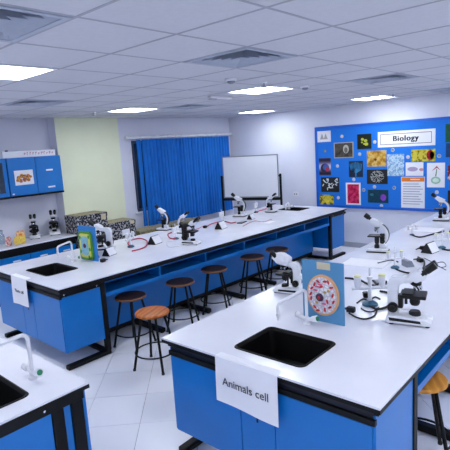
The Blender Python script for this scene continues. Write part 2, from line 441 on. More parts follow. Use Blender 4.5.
# ------------------------------------------------------------------ benches
def slab(m, x0, x1, y0, y1, z0, z1, holes):
    xs = sorted({x0, x1, *[h_[0] for h_ in holes], *[h_[1] for h_ in holes]}); ys = sorted({y0, y1, *[h_[2] for h_ in holes], *[h_[3] for h_ in holes]})
    for a, b in zip(xs, xs[1:]):
        for c, d in zip(ys, ys[1:]):
            mx, my = (a+b)/2, (c+d)/2
            if any(h_[0] < mx < h_[1] and h_[2] < my < h_[3] for h_ in holes): continue
            m.box(a, b, c, d, z0, z1)
    bmesh.ops.remove_doubles(m.bm, verts=m.bm.verts, dist=1e-5)
    # drop the inner walls that two neighbouring cells share
    dup = {}
    for f in m.bm.faces: dup.setdefault(tuple(sorted(v.index for v in f.verts)), []).append(f)
    m.bm.verts.index_update(); dup = {}
    for f in m.bm.faces: dup.setdefault(tuple(sorted(v.index for v in f.verts)), []).append(f)
    kill = [f for fs in dup.values() if len(fs) > 1 for f in fs]
    bmesh.ops.delete(m.bm, geom=kill, context='FACES_ONLY')
    return m
def rrect(cx, cy, hx, hy, r, n=4):
    out = []
    for sx, sy, a0 in ((1, 1, 0), (-1, 1, PI/2), (-1, -1, PI), (1, -1, 3*PI/2)):
        for k in range(n+1):
            a = a0+k*PI/2/n; out.append((cx+sx*(hx-r)+r*math.cos(a), cy+sy*(hy-r)+r*math.sin(a)))
    return out
def sink(t, x0, x1, y0, y1, zt):
    """moulded basin: rim on the worktop, sloping walls, floor; drain as a sub-part"""
    cx, cy, hx, hy = (x0+x1)/2, (y0+y1)/2, (x1-x0)/2, (y1-y0)/2
    m = MB(); rings = []
    for hx_, hy_, z, r in ((hx, hy, zt+.001, .045), (hx-.004, hy-.004, zt+.006, .042), (hx-.012, hy-.012, zt+.006, .038), (hx-.022, hy-.022, zt-.012, .035),
                           (hx-.04, hy-.04, zt-.18, .04), (hx-.08, hy-.08, zt-.2, .04)):
        rings.append([m.bm.verts.new((a, b, z)) for a, b in rrect(cx, cy, hx_, hy_, r)])
    for A, B in zip(rings, rings[1:]):
        n = len(A)
        for k in range(n): m.bm.faces.new((A[k], A[(k+1) % n], B[(k+1) % n], B[k]))
    m.bm.faces.new(rings[-1])
    s_ = m.build('sink', SINKB, t)
    MB().lathe([(.03, 0), (.03, .006), (.018, .007), (.016, .002)], 14, None, (cx, cy, zt-.201)).build('drain', STEEL, s_)
    return s_
BH = .86
def bench(name, label, loc, rz, L, D, sinks, ends, cub, xcab, splits, feet, side_top, bolts):
    """origin at the near front corner; x along the bench, y across; ends: which ends carry a cabinet"""
    t = thing(name, label, 'lab bench', loc, rz, 'long lab benches')
    holes = [(a+.015, b-.015, c+.015, d-.015) for a, b, c, d in sinks]
    slab(MB(), 0, L, 0, D, BH-.012, BH, holes).build('worktop', TOP, t)
    slab(MB(), -.002, L+.002, -.002, D+.002, BH-.034, BH-.012, holes).build('edge_band', BLACK, t)
    for y in (.02, D-.045): MB().box(.03, L-.03, y, y+.025, BH-.066, BH-.034, None, .003).build('apron_rail', BLACK, t)
    for x in (.02, L-.045):
        MB().box(x, x+.025, .034, D-.034, BH-.122, BH-.088, None, .003).build('apron_rail', BLACK, t)
        MB().box(x+.014 if x < 1 else x+.001, x+.024 if x < 1 else x+.011, .045, D-.045, BH-.088, BH-.034).build('apron_panel', NAVY, t)
    for a, b, c, d in sinks: sink(t, a, b, c, d, BH)
    for e in ends:
        X0, X1 = (.03, xcab) if e == 0 else (L-xcab, L-.03)
        z0, z1 = .19, BH-.125
        MB().box(X0+.012, X1, .055, D-.055, z0, BH-.235).build('cabinet_body', BLUE, t)
        # outer end: two doors and a narrow panel between them
        xs = (X0-.004, X0+.010) if e == 0 else (X1-.0+.002, X1+.016)
        if e == 1: xs = (X1+.001, X1+.015)
        ys = [.05, *splits, D-.05]
        for k, (a, b) in enumerate(zip(ys, ys[1:])):
            d_ = MB().box(xs[0], xs[1], a+.003, b-.003, z0, z1-.002, bev=.002).build('door' if k != 1 else 'end_panel', BLUE, t)
            if k == 1:
                MB().box(xs[0]-.002, xs[0]+.001, (a+b)/2-.006, (a+b)/2+.006, .5, .525, bev=.001).build('lock', BLACKP, d_)
        for a, b in ((.036, .052), (D-.052, D-.036)):
            MB().box(X0+.004, X1, a, b, z0, BH-side_top, bev=.002).build('side_panel', BLUE, t)
            if side_top > .08: MB().box(X0, X1+.06, a-.006, b+.006, BH-side_top+.003, BH-.067, None, .002).build('apron_rail', BLACK, t)
        # posts and foot frame
        xi = X1+.03 if e == 0 else X0-.03
        for y in (.055, D-.055):
            MB().box(xi-.027, xi+.027, y-.027, y+.027, .05, BH-.034, bev=.004).build('post', BLACK, t)
        for y in (.07, D-.07):
            MB().box(min(X0, xi)-.0, max(X1, xi)+.03, y-.035, y+.035, .004, .05, bev=.01).build('foot_bar', BLACK, t)
        for x in (xi,):
            MB().box(x-.03, x+.03, .106, D-.106, .008, .05, bev=.008).build('foot_bar', BLACK, t)
        for x in (X0+.04, X0+.40):
            if bolts: MB().lathe([(.008, -.004), (.008, 0), (.004, .002)], 10, frame((1, 0, 0), (0, 0, 1), (x, .028, BH-.082))).build('bolt', CHROME, t)
    xi0 = xcab+.06 if 0 in ends else .06; xi1 = L-xcab-.06 if 1 in ends else L-.06
    # back panel in the middle, cubbies below the worktop on both sides
    for y in (.40, D-.40): MB().box(xi0, xi1, y-.009, y+.009, .13, BH-.04).build('modesty_panel', BLUE, t)
    n = cub; dx = (xi1-xi0)/n
    for side in (0, 1):
        ya, yb = (.055, .388) if side == 0 else (D-.388, D-.055)
        MB().box(xi0, xi1, ya, yb, BH-.224, BH-.204, bev=.002).build('shelf', BLUE, t)
        MB().box(xi0, xi1, ya, yb, BH-.088, BH-.072, bev=.002).build('shelf', BLUE, t)
        yk = yb if side == 0 else ya
        MB().box(xi0, xi1, yk-.006, yk+.006, BH-.224, BH-.072).build('cubby_back', NAVY, t)  # navy instead of blue: the shade inside the cubbies is put into the colour
        yl = .047 if side == 0 else D-.055
        MB().box(xi0, xi1, yl, yl+.008, BH-.236, BH-.192, bev=.002).build('shelf_lip', BLUE, t)
        for k in range(n+1):
            x = min(max(xi0+k*dx, xi0+.009), xi1-.009); MB().box(x-.009, x+.009, ya+.002, yb-.007, BH-.203, BH-.089).build('divider', BLUE, t)
    for x in feet:
        for s_ in (0, 1):
            ya, yb = (.0, D/2-.02) if s_ == 0 else (D/2+.02, D)
            MB().box(x-.035, x+.035, ya, yb, .006, .06, bev=.012).build('foot_bar', BLACK, t)
        for s_ in (-1, 1):
            MB().box(x-.03, x+.03, D/2+s_*.035-.02, D/2+s_*.035+.02, .05, BH-.12, bev=.004).build('post', BLACK, t)
        for y in (.03, D-.03): MB().lathe([(.02, 0), (.02, .008)], 10, None, (x, y, -.001)).build('foot_pad', RUBBER, t)
    for y in (.42, D-.42): MB().box(xi0, xi1, y-.011, y+.03, .07, .14).build('bottom_rail', BLACK, t)
    return t
MIDX, MIDY, MIDL, MIDD = 2.145, 4.135, 5.60, 1.575
bench('lab_bench', 'long white topped blue lab bench in front of the curtain, with the row of stools', (MIDX, MIDY, 0), math.radians(-.75), MIDL, MIDD,
      [(.17, .56, .55, 1.07), (5.0, 5.40, .62, 1.1)], (0, 1), 6, .47, (.63, .89), [1.22, 1.99, 2.66, 3.40, 4.13], .107, True)
IRZ = math.radians(-90)
# island: bench local x runs along world x, local y across (world +y); turned a hair as in the photograph
iang = math.radians(.75); ISX, ISY = 1.952, .874; ISD = 1.52; ISL = 5.75
ISL_M = Matrix.Translation((ISX, ISY, 0)) @ Matrix.Rotation(iang, 4, 'Z')
bench('lab_bench', 'white topped blue lab bench in the foreground with the Animals cell paper', (ISX, ISY, 0), iang, ISL, ISD,
      [(.135, .55, .5, 1.02)], (0, 1), 6, .525, (.63, .88), [1.25, 1.9, 2.6, 3.3, 4.0], .07, False)
NBX, NBY = 1.285, 2.265; NBL = 2.6
nb = thing('lab_bench', 'white topped blue lab bench cut by the bottom left corner of the photo', 'lab bench', (NBX-NBL, NBY, 0), 0, 'long lab benches')
L_, D_ = NBL, 1.56
nsx = [(NBL-.69, NBL-.262, .13, .645)]
hl = [(a+.015, b-.015, c+.015, d-.015) for a, b, c, d in nsx]
slab(MB(), 0, L_, 0, D_, BH-.012, BH, hl).build('worktop', TOP, nb); slab(MB(), -.002, L_+.002, -.002, D_+.002, BH-.034, BH-.012, hl).build('edge_band', BLACK, nb)
sink(nb, *nsx[0], BH)
for a, b, c, d in ((.02, L_-.03, .012, .03), (.02, L_-.03, D_-.03, D_-.012), (.02, .045, .03, D_-.03), (L_-.055, L_-.03, .03, D_-.03)):
    MB().box(a, b, c, d, BH-.085, BH-.034, bev=.002).build('apron_rail', BLACK, nb)
for x in (L_-.19, L_-.075):
    for y in (.03, D_-.03): MB().box(x-.034, x+.034, y-.02, y+.02, .004, BH-.085, bev=.003).build('post', BLACK, nb)
MB().box(L_-.035, L_-.018, .02, D_-.02, .1, BH-.04).build('end_panel', BLUE, nb)
MB().box(L_-.154, L_-.111, .028, .045, .1, BH-.086).build('filler_strip', BLUE, nb)
for k, (a, b) in enumerate(((L_-.75, L_-.226), (L_-1.28, L_-.756), (L_-1.81, L_-1.286), (.04, L_-1.816))):
    MB().box(a, b, .018, .036, .1, BH-.088, bev=.002).build('door', BLUE, nb)
MB().box(.03, L_-.04, .046, D_-.046, .1, BH-.22).build('cabinet_body', BLUE, nb)
for x in (.1, L_-.9): MB().box(x, x+.06, .05, D_-.05, .0, .1).build('foot_bar', BLACK, nb)
for x in (L_-.262, L_-.9): MB().lathe([(.007, 0), (.007, .004), (.004, .006)], 10, frame((1, 0, 0), (0, 0, 1), (x, .012, BH-.055))).build('bolt', CHROME, nb)

def W(o, p):   # island local point -> world
    return ISL_M @ Vector(p)

# papers that hang over the bench ends
def hanging_paper(u0, u1, loc, rz, y0, y1, drop0, drop1, words, size, label, group):
    """y0..y1 across the end (local), sheet folded over the edge"""
    t = thing('paper_sign', label, 'paper sign', loc, rz, group)
    m = MB(); n = 8; rows = []
    prof = [(.05, BH+.0015), (.02, BH+.0015), (.002, BH+.0015), (-.006, BH-.004), (-.008, BH-.06), (-.010, BH-.15), (-.014, 0)]
    for i in range(n+1):
        f = i/n; y = y0+(y1-y0)*f; row = []
        for k, (x, z) in enumerate(prof):
            if k == len(prof)-1: z = BH-(drop0+(drop1-drop0)*f)
            row.append((x-.004*math.sin(f*7)*(k > 4), y, z))
        rows.append(row)
    vs = [[m.bm.verts.new(q) for q in r_] for r_ in rows]; vb = [[m.bm.verts.new((q[0]-.0006, q[1], q[2]+.0006)) for q in r_] for r_ in rows]
    for A, B, in zip(vs, vs[1:]):
        for k in range(len(prof)-1): m.bm.faces.new((A[k], A[k+1], B[k+1], B[k]))
    for A, B, in zip(vb, vb[1:]):
        for k in range(len(prof)-1): m.bm.faces.new((B[k], B[k+1], A[k+1], A[k]))
    m.build('sheet', PAPER, t, fix=False)
    M = frame((0, -1, -(drop1-drop0)/(y1-y0)*-.35), (0, 0, 1), (-.0165, (y0+y1)/2, BH-min(drop0, drop1)*.52))
    text('lettering', words, size, GREYINK, t, M, .0002, .0008)
hanging_paper(0, 0, (ISX, ISY, 0), iang, .575, 1.03, .305, .285, 'Animals cell', .071, 'white paper reading Animals cell hanging over the foreground bench end', 'paper signs on the bench ends')
hanging_paper(0, 0, (MIDX, MIDY, 0), math.radians(-.75), .655, 1.02, .30, .315, 'Plants cell', .052, 'white paper with faint lettering hanging over the curtain side bench end', 'paper signs on the bench ends')

# ------------------------------------------------------------------ stools
def stool(loc, rz, label, top, edge):
    t = thing('stool', label, 'stool', loc, rz, 'round lab stools'); hs = .565; r = .168
    MB().lathe([(r-.012, hs-.03), (r-.002, hs-.024), (r, hs-.012), (r-.008, hs-.001), (r-.014, hs), (.02, hs)], 32).build('seat', top, t, True)
    if edge: MB().lathe([(r+.0012, hs-.024), (r+.0016, hs-.012), (r-.006, hs-.004)], 32).build('seat_edge', edge, t, True)
    for k in range(4):
        a = PI/4+k*PI/2; c, s_ = math.cos(a), math.sin(a)
        MB().tube([(.10*c, .10*s_, hs-.03), (.115*c, .115*s_, hs-.06), (.222*c, .222*s_, .012)], .0125, 10).build('leg', BLACK, t, True)
        MB().lathe([(.016, 0), (.016, .014), (.012, .02)], 10, None, (.224*c, .224*s_, 0)).build('foot_cap', RUBBER, t)
    MB().tube([(.197*math.cos(q*2*PI/32), .197*math.sin(q*2*PI/32), .16) for q in range(32)], .008, 8, True).build('foot_ring', BLACK, t, True)
    MB().tube([(.10*math.cos(q*2*PI/24), .10*math.sin(q*2*PI/24), hs-.04) for q in range(24)], .009, 8, True).build('seat_ring', BLACK, t, True)
def SP(u, v): p = P(u, v, .565); p.z = 0; return p
stool(SP(152, 311), .35, 'stool with a bright orange wood seat standing out in the aisle', WOOD, None)
ps = [SP(130.5, 295), SP(180, 281), SP(214, 268), SP(252, 256), SP(277, 248.5)]
lb = ['dark wood topped stool nearest the bench sink end, behind the orange stool', 'second dark topped stool along the curtain side bench from its sink end',
      'third dark topped stool along the curtain side bench, left of mid bench', 'fourth dark topped stool along the curtain side bench from its sink end',
      'fifth dark topped stool under the curtain side bench, behind the white covered microscope']
for p, l, a in zip(ps, lb, (.2, .6, .65, .9, .4)): stool(p, a, l, SHADE_WOOD, DEDGE)
q = Vector((2.90, 1.03, 0))
stool((q.x, q.y, 0), .5, 'stool with a yellow wood seat tucked under the foreground bench at right', YWOOD, None)

# ------------------------------------------------------------------ microscopes
def microscope(loc, rz, label, kind='monocular', s=1., cover=False):
    """front (user) is local -y; origin under the base"""
    t = thing('microscope', label, 'microscope', loc, rz, 'microscopes on the benches'); t.scale = (s, s, s)
    dark = kind == 'dark'
    if kind in ('binocular', 'dark'):
        MB().prism([(-.13, .008), (.115, .008), (.12, .03), (.115, .055), (.05, .06), (-.10, .045), (-.135, .03)], -.075, .075, None, .008).build('base', WENAM, t, True)
        for x in (-.0755, .0735): MB().prism([(-.075, .022), (.10, .026), (.105, .046), (-.07, .038)], x, x+.002).build('side_trim', BLACKP, t)
        for x in (-.055, .055):
            for y in (-.11, .09): MB().lathe([(.012, 0), (.012, .009)], 10, None, (x, y, 0)).build('foot', RUBBER, t)
        arm = [(.055, .05), (.115, .05), (.118, .235), (.108, .268), (.085, .285), (-.03, .285), (-.035, .25), (.035, .245), (.05, .23), (.058, .20)]
        MB().prism(arm, -.03, .03, None, .006).build('arm', BLACKP if dark else WENAM, t, True)
        hd = MB(); hd.prism([(.01, .283), (-.045, .255), (-.10, .285), (-.095, .315), (-.06, .335), (-.02, .315)], -.042, .042, None, .006); hd.build('head', WENAM, t, True)
        for x in (-.028, .028):
            e = MB(); e.tube([(x, -.075, .308), (x, -.098, .327), (x, -.10, .329), (x, -.145, .366), (x, -.148, .368)], [.017, .017, .02, .021, .018], 14); e.build('eyepiece', BLACKP, t, True)
        MB().lathe([(.034, 0), (.036, -.012), (.024, -.026)], 18, Matrix.Translation((0, -.04, .258)) @ Matrix.Rotation(math.radians(14), 4, 'X')).build('nosepiece', BLACKP, t, True)
        for k, (dx, dy) in enumerate(((0, .0), (.02, -.016), (-.02, -.016), (0, -.026))):
            MB().lathe([(.009, 0), (.009, -.022), (.006, -.038 if k == 0 else -.03)], 12, Matrix.Translation((dx, -.035+dy, .238)) @ Matrix.Rotation(dy*14, 4, 'X') @ Matrix.Rotation(dx*14, 4, 'Y')).build('objective', CHROME, t, True)
        MB().box(-.065, .065, -.10, .045, .164, .184, bev=.004).build('stage', BLACKP, t)
        MB().box(-.06, .05, -.03, .03, .184, .196, bev=.002).build('slide_holder', BLACKP, t)
        MB().box(-.025, .025, .03, .06, .09, .17, bev=.004).build('stage_bracket', BLACKP, t)
        MB().lathe([(.022, 0), (.03, .015), (.03, .04), (.024, .055)], 18, None, (0, -.035, .112)).build('condenser', BLACKP, t, True)
        MB().lathe([(.034, 0), (.034, .018), (.028, .026), (.01, .027)], 20, None, (0, -.035, .05)).build('illuminator', BLACKP, t, True)
        MB().lathe([(.009, 0), (.009, .075)], 10, None, (.055, .02, .095)).build('stage_knob', BLACKP, t, True)
        for sx in (-1, 1):
            M = Matrix.Translation((sx*.03, .085, .098)) @ Matrix.Rotation(sx*PI/2, 4, 'Y')
            MB().lathe([(.03, 0), (.031, .018), (.028, .022), (.017, .022), (.017, .036), (.014, .039)], 20, M).build('focus_knob', BLACKP, t, True)
    else:
        MB().box(-.075, .075, -.105, .105, .002, .014, bev=.003).build('base_pad', BLACKP, t)
        MB().box(-.07, .07, -.10, .10, .013, .038, bev=.008).build('base', WENAM, t, True)
        MB().prism([(.02, .036), (.085, .036), (.075, .09), (.04, .11), (.02, .09)], -.024, .024, None, .004).build('pillar', WENAM, t, True)
        # curved arm: crescent between two arcs, with a dark rear edge
        def arc(r, a0, a1, n, cy=.0, cz=.185): return [(cy+r*math.cos(math.radians(a0+(a1-a0)*k/n)), cz+r*math.sin(math.radians(a0+(a1-a0)*k/n))) for k in range(n+1)]
        o_ = arc(.122, -62, 78, 14, -.012, .178); i_ = arc(.092, -56, 70, 14, -.012, .178)
        MB().prism(o_+i_[::-1], -.017, .017, None, .003).build('arm', WENAM, t, True)
        e_ = arc(.126, -60, 72, 14, -.012, .178); e2_ = arc(.1215, -60, 72, 14, -.012, .178)
        MB().prism(e_+e2_[::-1], -.018, .018).build('arm_trim', BLACKP, t)
        # inclined body tube
        MB().prism([(.035, .262), (.055, .30), (-.055, .352), (-.088, .322), (-.045, .285), (-.02, .262)], -.03, .03, None, .007).build('head', WENAM, t, True)
        if kind == 'twin':
            for x in (-.024, .024): MB().tube([(x, -.06, .33), (x, -.115, .372), (x, -.118, .374)], [.016, .02, .016], 14).build('eyepiece', BLACKP, t, True)
        else:
            MB().tube([(0, -.062, .332), (0, -.085, .35), (0, -.087, .352), (0, -.125, .382), (0, -.128, .384)], [.018, .018, .026, .026, .02], 16).build('eyepiece', BLACKP, t, True)
        MB().lathe([(.028, 0), (.03, -.012), (.018, -.026)], 16, Matrix.Translation((0, -.008, .266)) @ Matrix.Rotation(math.radians(16), 4, 'X')).build('nosepiece', STEEL, t, True)
        for k, (dx, dy) in enumerate(((0, 0), (.016, -.014), (-.016, -.014))):
            MB().lathe([(.0085, 0), (.0085, -.03), (.005, -.046 if k == 0 else -.036)], 12, Matrix.Translation((dx, -.004+dy, .244)) @ Matrix.Rotation(dy*16, 4, 'X') @ Matrix.Rotation(dx*16, 4, 'Y')).build('objective', CHROME, t, True)
        MB().box(-.062, .062, -.095, .05, .160, .172, bev=.003).build('stage', BLACKP, t)
        for x in (-.03, .03): MB().box(x-.006, x+.006, -.06, .03, .172, .176).build('stage_clip', STEEL, t)
        MB().lathe([(.02, 0), (.024, .02), (.024, .06), (.018, .075)], 16, None, (0, -.01, .085)).build('condenser', BLACKP, t, True)
        MB().lathe([(.026, 0), (.026, .03), (.016, .046)], 16, None, (0, -.01, .036)).build('illuminator', BLACKP, t, True)
        MB().box(-.022, .022, .022, .066, .09, .19, bev=.005).build('focus_block', BLACKP, t)
        for sx in (-1, 1):
            for (yy, zz, rr) in ((.05, .115, .024), (.05, .165, .016)):
                MB().lathe([(rr, 0), (rr, .02), (rr*.8, .026)], 16, Matrix.Translation((sx*.022, yy, zz)) @ Matrix.Rotation(sx*PI/2, 4, 'Y')).build('focus_knob', BLACKP, t, True)
    if cover:
        m = MB(); rnd = random.Random(11)
        rings = []
        for f in range(7):
            g = f/6; y = .02-.16*g; z = .285+.045*g; r = .045*(.6+.7*math.sin(PI*min(1, g*.8+.15)))
            rings.append([m.bm.verts.new((r*1.1*math.cos(2*PI*k/12)*rnd.uniform(.85, 1.1), y+.35*r*math.sin(2*PI*k/12), z+r*math.sin(2*PI*k/12)*rnd.uniform(.8, 1.1))) for k in range(12)])
        for A, B in zip(rings, rings[1:]):
            for k in range(12): m.bm.faces.new((A[k], A[(k+1) % 12], B[(k+1) % 12], B[k]))
        m.bm.faces.new(rings[0][::-1]); m.bm.faces.new(rings[-1])
        m.build('dust_cover', WPLAS, t)
    return t
# the base pixel given is the middle of the base's foot print
microscope(P(408.5, 322), 0.26, 'white binocular microscope in the right foreground with black eyepieces and a dark side stripe', 'binocular', 1.12)
microscope(P(378, 251.5), PI+.25, 'white monocular microscope with curved arm at the aisle edge of the foreground bench', 'monocular', 1.06)
microscope(P(441, 220.5), PI+.25, 'white microscope at the far end of the foreground bench under the notice board', 'monocular', 1.0)
microscope(P(289, 292), PI+.15, 'white microscope with a wrapped head behind the animal cell model and bench tap', 'binocular', .92, True)
microscope(P(164, 230), PI+.2, 'white monocular microscope standing against the blue curtain, left of mid bench', 'monocular', 1.0)
microscope(P(191, 244), .35, 'black bodied binocular microscope at mid bench in front of the curtain', 'dark', .95)
microscope(P(184, 233), .25, 'white twin eyepiece microscope behind the black bodied one on mid bench', 'twin', .85)
microscope(P(240, 216.5), PI+.3, 'white monocular microscope in front of the left leg of the whiteboard', 'monocular', 1.05)
microscope(P(271, 212), .2, 'white microscope leaning right in front of the right leg of the whiteboard', 'twin', .9)
microscope(P(104, 251), PI+.5, 'white and black binocular microscope behind the plant cell model', 'binocular', 1.08)

# ------------------------------------------------------------------ gas taps, hoses
def gas_tap(loc, rz, label, caps=YELLOWP, s=1., hose=None, hm=RUBBER):
    t = thing('gas_tap', label, 'gas tap', loc, rz, 'twin nozzle taps on the benches')
    MB().lathe([(.042*s, 0), (.042*s, .012*s), (.03*s, .02*s), (.014*s, .028*s)], 20).build('base', TEAL, t, True)
    MB().lathe([(.011*s, .02*s), (.011*s, .15*s), (.016*s, .15*s), (.016*s, .165*s), (.006*s, .17*s), (.006*s, .215*s)], 14).build('column', WPLAS, t, True)
    MB().tube([(-.10*s, 0, .10*s), (.10*s, 0, .10*s)], .010*s, 10).build('crossbar', WPLAS, t, True)
    for x in (-.068, .068):
        MB().lathe([(.010*s, .095*s), (.016*s, .11*s), (.021*s, .165*s), (.017*s, .166*s)], 14, None, (x*s, 0, 0)).build('nozzle', WPLAS, t, True)
        MB().lathe([(.0205*s, .160*s), (.02*s, .174*s), (.012*s, .178*s)], 14, None, (x*s, 0, 0)).build('nozzle_cap', caps, t, True)
    if hose:
        M = (Matrix.Translation(loc) @ Matrix.Rotation(rz, 4, 'Z')).inverted()
        pts = [M @ Vector(p) for p in hose]; out = []
        n = len(pts)
        for i in range(n-1):
            p0, p1, p2, p3 = pts[max(i-1, 0)], pts[i], pts[i+1], pts[min(i+2, n-1)]
            for k in range(6):
                u = k/6; out.append(.5*((2*p1)+(p2-p0)*u+(2*p0-5*p1+4*p2-p3)*u*u+(3*p1-p0-3*p2+p3)*u**3))
        out.append(pts[-1])
        MB().tube(out, .0085, 8).build('hose', hm, t, True)
    return t
def HP(*pts, z=BH+.010): 
    r = []
    for p in pts:
        q = P(p[0], p[1], z if len(p) < 3 else p[2]); r.append(q)
    return r
gas_tap(P(370, 305), -.85, 'twin nozzle gas tap with yellow caps beside the animal cell model', s=1.34,
        hose=HP((370, 306), (378, 309), (388, 306), (392, 299), (388, 293), (380, 291)))
gas_tap(P(395, 268), -.8, 'twin nozzle gas tap with yellow caps in the middle of the foreground bench', s=.95,
        hose=HP((396, 269), (404, 272), (414, 273), (423, 268), (424, 261), (418, 257)))
gas_tap(P(442, 248), -.8, 'twin nozzle gas tap at the right edge of the photo below the last microscope', s=.95, hose=HP((442, 249), (448, 250), (456, 250)))
gas_tap(P(412, 235), -.8, 'small gas tap with a dark hose nearest the notice board', s=.7, caps=WPLAS, hose=HP((412, 235), (420, 237), (431, 234.5), (444, 231)))
gas_tap(P(131, 247), .4, 'white twin nozzle gas tap with a looped red hose beyond the plant cell model', s=1.1, caps=WPLAS,
        hose=HP((131, 247), (128, 243), (133, 239.5), (141, 238.5), (147, 241), (146, 246), (140, 249), (132, 251)), hm=REDHOSE)
gas_tap(P(176, 239), .4, 'white twin nozzle gas tap with red hose between the two mid bench microscopes', s=1., caps=WPLAS,
        hose=HP((176, 239), (170, 238), (168, 234), (174, 232)), hm=REDHOSE)
gas_tap(P(222, 222.5), .4, 'white twin nozzle gas tap with red hose in front of the whiteboard', s=1., caps=WPLAS,
        hose=HP((206, 227), (211, 224), (218, 222), (225, 221.5), (231, 223), (236, 222)), hm=REDHOSE)
gas_tap(P(256, 212.5), .4, 'white twin nozzle gas tap left of the microscope that leans right', s=1., caps=WPLAS,
        hose=HP((256, 212.5), (260, 210.5), (264, 209.5), (268, 207.5)), hm=REDHOSE)

# ------------------------------------------------------------------ tent cards and small table things
def tent(loc, rz, label, s=1.):
    t = thing('tent_card', label, 'tent card', loc, rz, 'black and white tent cards on the benches')
    MB().prism([(-.05*s, 0), (.05*s, 0), (.004*s, .085*s), (-.004*s, .085*s)], -.065*s, .065*s, None, .001).build('holder', BLACKP, t)
    d = Vector((0, .046, -.085)).normalized(); 
    m = MB(); m._add([(-.06*s, -.0505*s, .006*s), (.06*s, -.0505*s, .006*s), (.06*s, -.0075*s, .081*s), (-.06*s, -.0075*s, .081*s), (-.06*s, -.0525*s, .0072*s), (.06*s, -.0525*s, .0072*s), (.06*s, -.0095*s, .0822*s), (-.06*s, -.0095*s, .0822*s)],
           ((3, 2, 1, 0), (4, 5, 6, 7), (0, 1, 5, 4), (1, 2, 6, 5), (2, 3, 7, 6), (3, 0, 4, 7)))
    m.build('card', PAPER, t)
tent(P(109.5, 255), .3, 'black tent card with a white face beside the plant cell model', 1.15)
tent(P(155, 243.5), .25, 'black tent card with a white face right of the looped red hose', 1.3)
tent(P(221, 228.5), .2, 'black tent card with a white face in front of the whiteboard', 1.3)
tent(P(251, 219), .2, 'black tent card behind the cables, right of the whiteboard-side microscope')
tent(P(430, 252), -.15, 'black tent card on the foreground bench, below the last microscope', 1.25)
tent(P(454, 235), -.15, 'black tent card cut by the right edge of the photo', 1.1)

def box_part(t, name, m, x0, x1, y0, y1, z0, z1, b=.003): return MB().box(x0, x1, y0, y1, z0, z1, None, b).build(name, m, t)
def socket(loc, rz, label):
    t = thing('power_socket', label, 'socket', loc, rz, 'bench power sockets')
    MB().prism([(-.04, 0), (.04, 0), (.04, .06), (-.01, .06)], -.05, .05, None, .003).build('housing', GREYP, t)
    MB().prism([(-.0405, .005), (-.042, .005), (-.0145, .055), (-.0125, .055)], -.042, .042).build('face', TEAL, t)
socket(P(408, 266), .9, 'grey bench socket beside the middle gas tap with yellow caps')
def plug(loc, rz, label):
    t = thing('plug', label, 'plug', loc, rz, 'black plugs and adapters')
    MB().box(-.03, .03, -.022, .022, 0, .04, None, .008).build('body', BLACKP, t); MB().tube([(.03, 0, .02), (.05, 0, .018), (.085, .01, .01)], [.011, .008, .006], 8).build('strain_relief', RUBBER, t, True)
plug(P(423, 249.5), 2.4, 'black plug lying left of the tent card on the foreground bench')
plug(P(420, 262), 1.0, 'black adapter lying by the middle gas tap hose')
plug(P(366, 297), .6, 'black adapter in front of the gas tap beside the animal cell model')
plug(P(351, 312), 1.6, 'black plug lying at the foot of the animal cell model')
plug(P(383, 285), 2.6, 'black adapter behind the nearest gas tap with yellow caps')
plug(P(205, 228), .2, 'dark teal plug at the end of the red hose in front of the curtain')
plug(P(103, 262), .2, 'dark plug lying in front of the tent card by the plant cell model')
def cord(pts, r, m, label, name='loose_cable'):
    pts = [Vector(p) for p in pts]; out = []; n = len(pts)
    for i in range(n-1):
        p0, p1, p2, p3 = pts[max(i-1, 0)], pts[i], pts[i+1], pts[min(i+2, n-1)]
        for k in range(6):
            u = k/6; out.append(.5*((2*p1)+(p2-p0)*u+(2*p0-5*p1+4*p2-p3)*u*u+(3*p1-p0-3*p2+p3)*u**3))
    out.append(pts[-1]); return tag(MB().tube(out, r, 7).build(name, m, None, True), label, 'cord')
zc = BH+.006
cord(HP((345, 278), (352, 278.5), (360, 280), (368, 284), (376, 286), z=zc+.004), .009, RUBBER, 'thick black cord running from behind the animal cell model to the gas tap')
cord(HP((349, 313), (356, 317), (365, 319), (374, 316), (377, 310), z=zc), .006, RUBBER, 'black cord curling round the foot of the nearest gas tap')
cord(HP((357, 303), (363, 299), (369, 300.5), (375, 297), (380, 299), z=zc), .006, RUBBER, 'black cord lying across the bench behind the nearest gas tap base')
cord(HP((361, 308), (366, 311), (373, 311.5), (379, 307), z=zc), .005, RUBBER, 'short black cord in front of the nearest gas tap base')
cord(HP((378, 263), (386, 261), (392, 260), (398, 262), z=zc), .006, RUBBER, 'short black cord left of the middle gas tap')
cord(HP((424, 258), (432, 262), (440, 267), (446, 266), (443, 262), (436, 264), (446, 270), z=zc-.002), .003, RUBBER, 'thin black wire looping behind the foreground binocular microscope')
cord(HP((173, 241), (167, 243), (170, 247), (180, 246), z=zc-.001), .004, WPLAS, 'white wire looping left of the black and white mid bench microscope')
cord(HP((243, 226), (254, 221), (263, 222), (272, 219), z=zc-.001), .004, REDHOSE, 'red wire between the two microscopes in front of the whiteboard')
cord(HP((203, 226), (197, 229), (188, 230), (183, 228), z=zc-.001), .005, REDHOSE, 'red cord behind the black and white mid bench microscope')
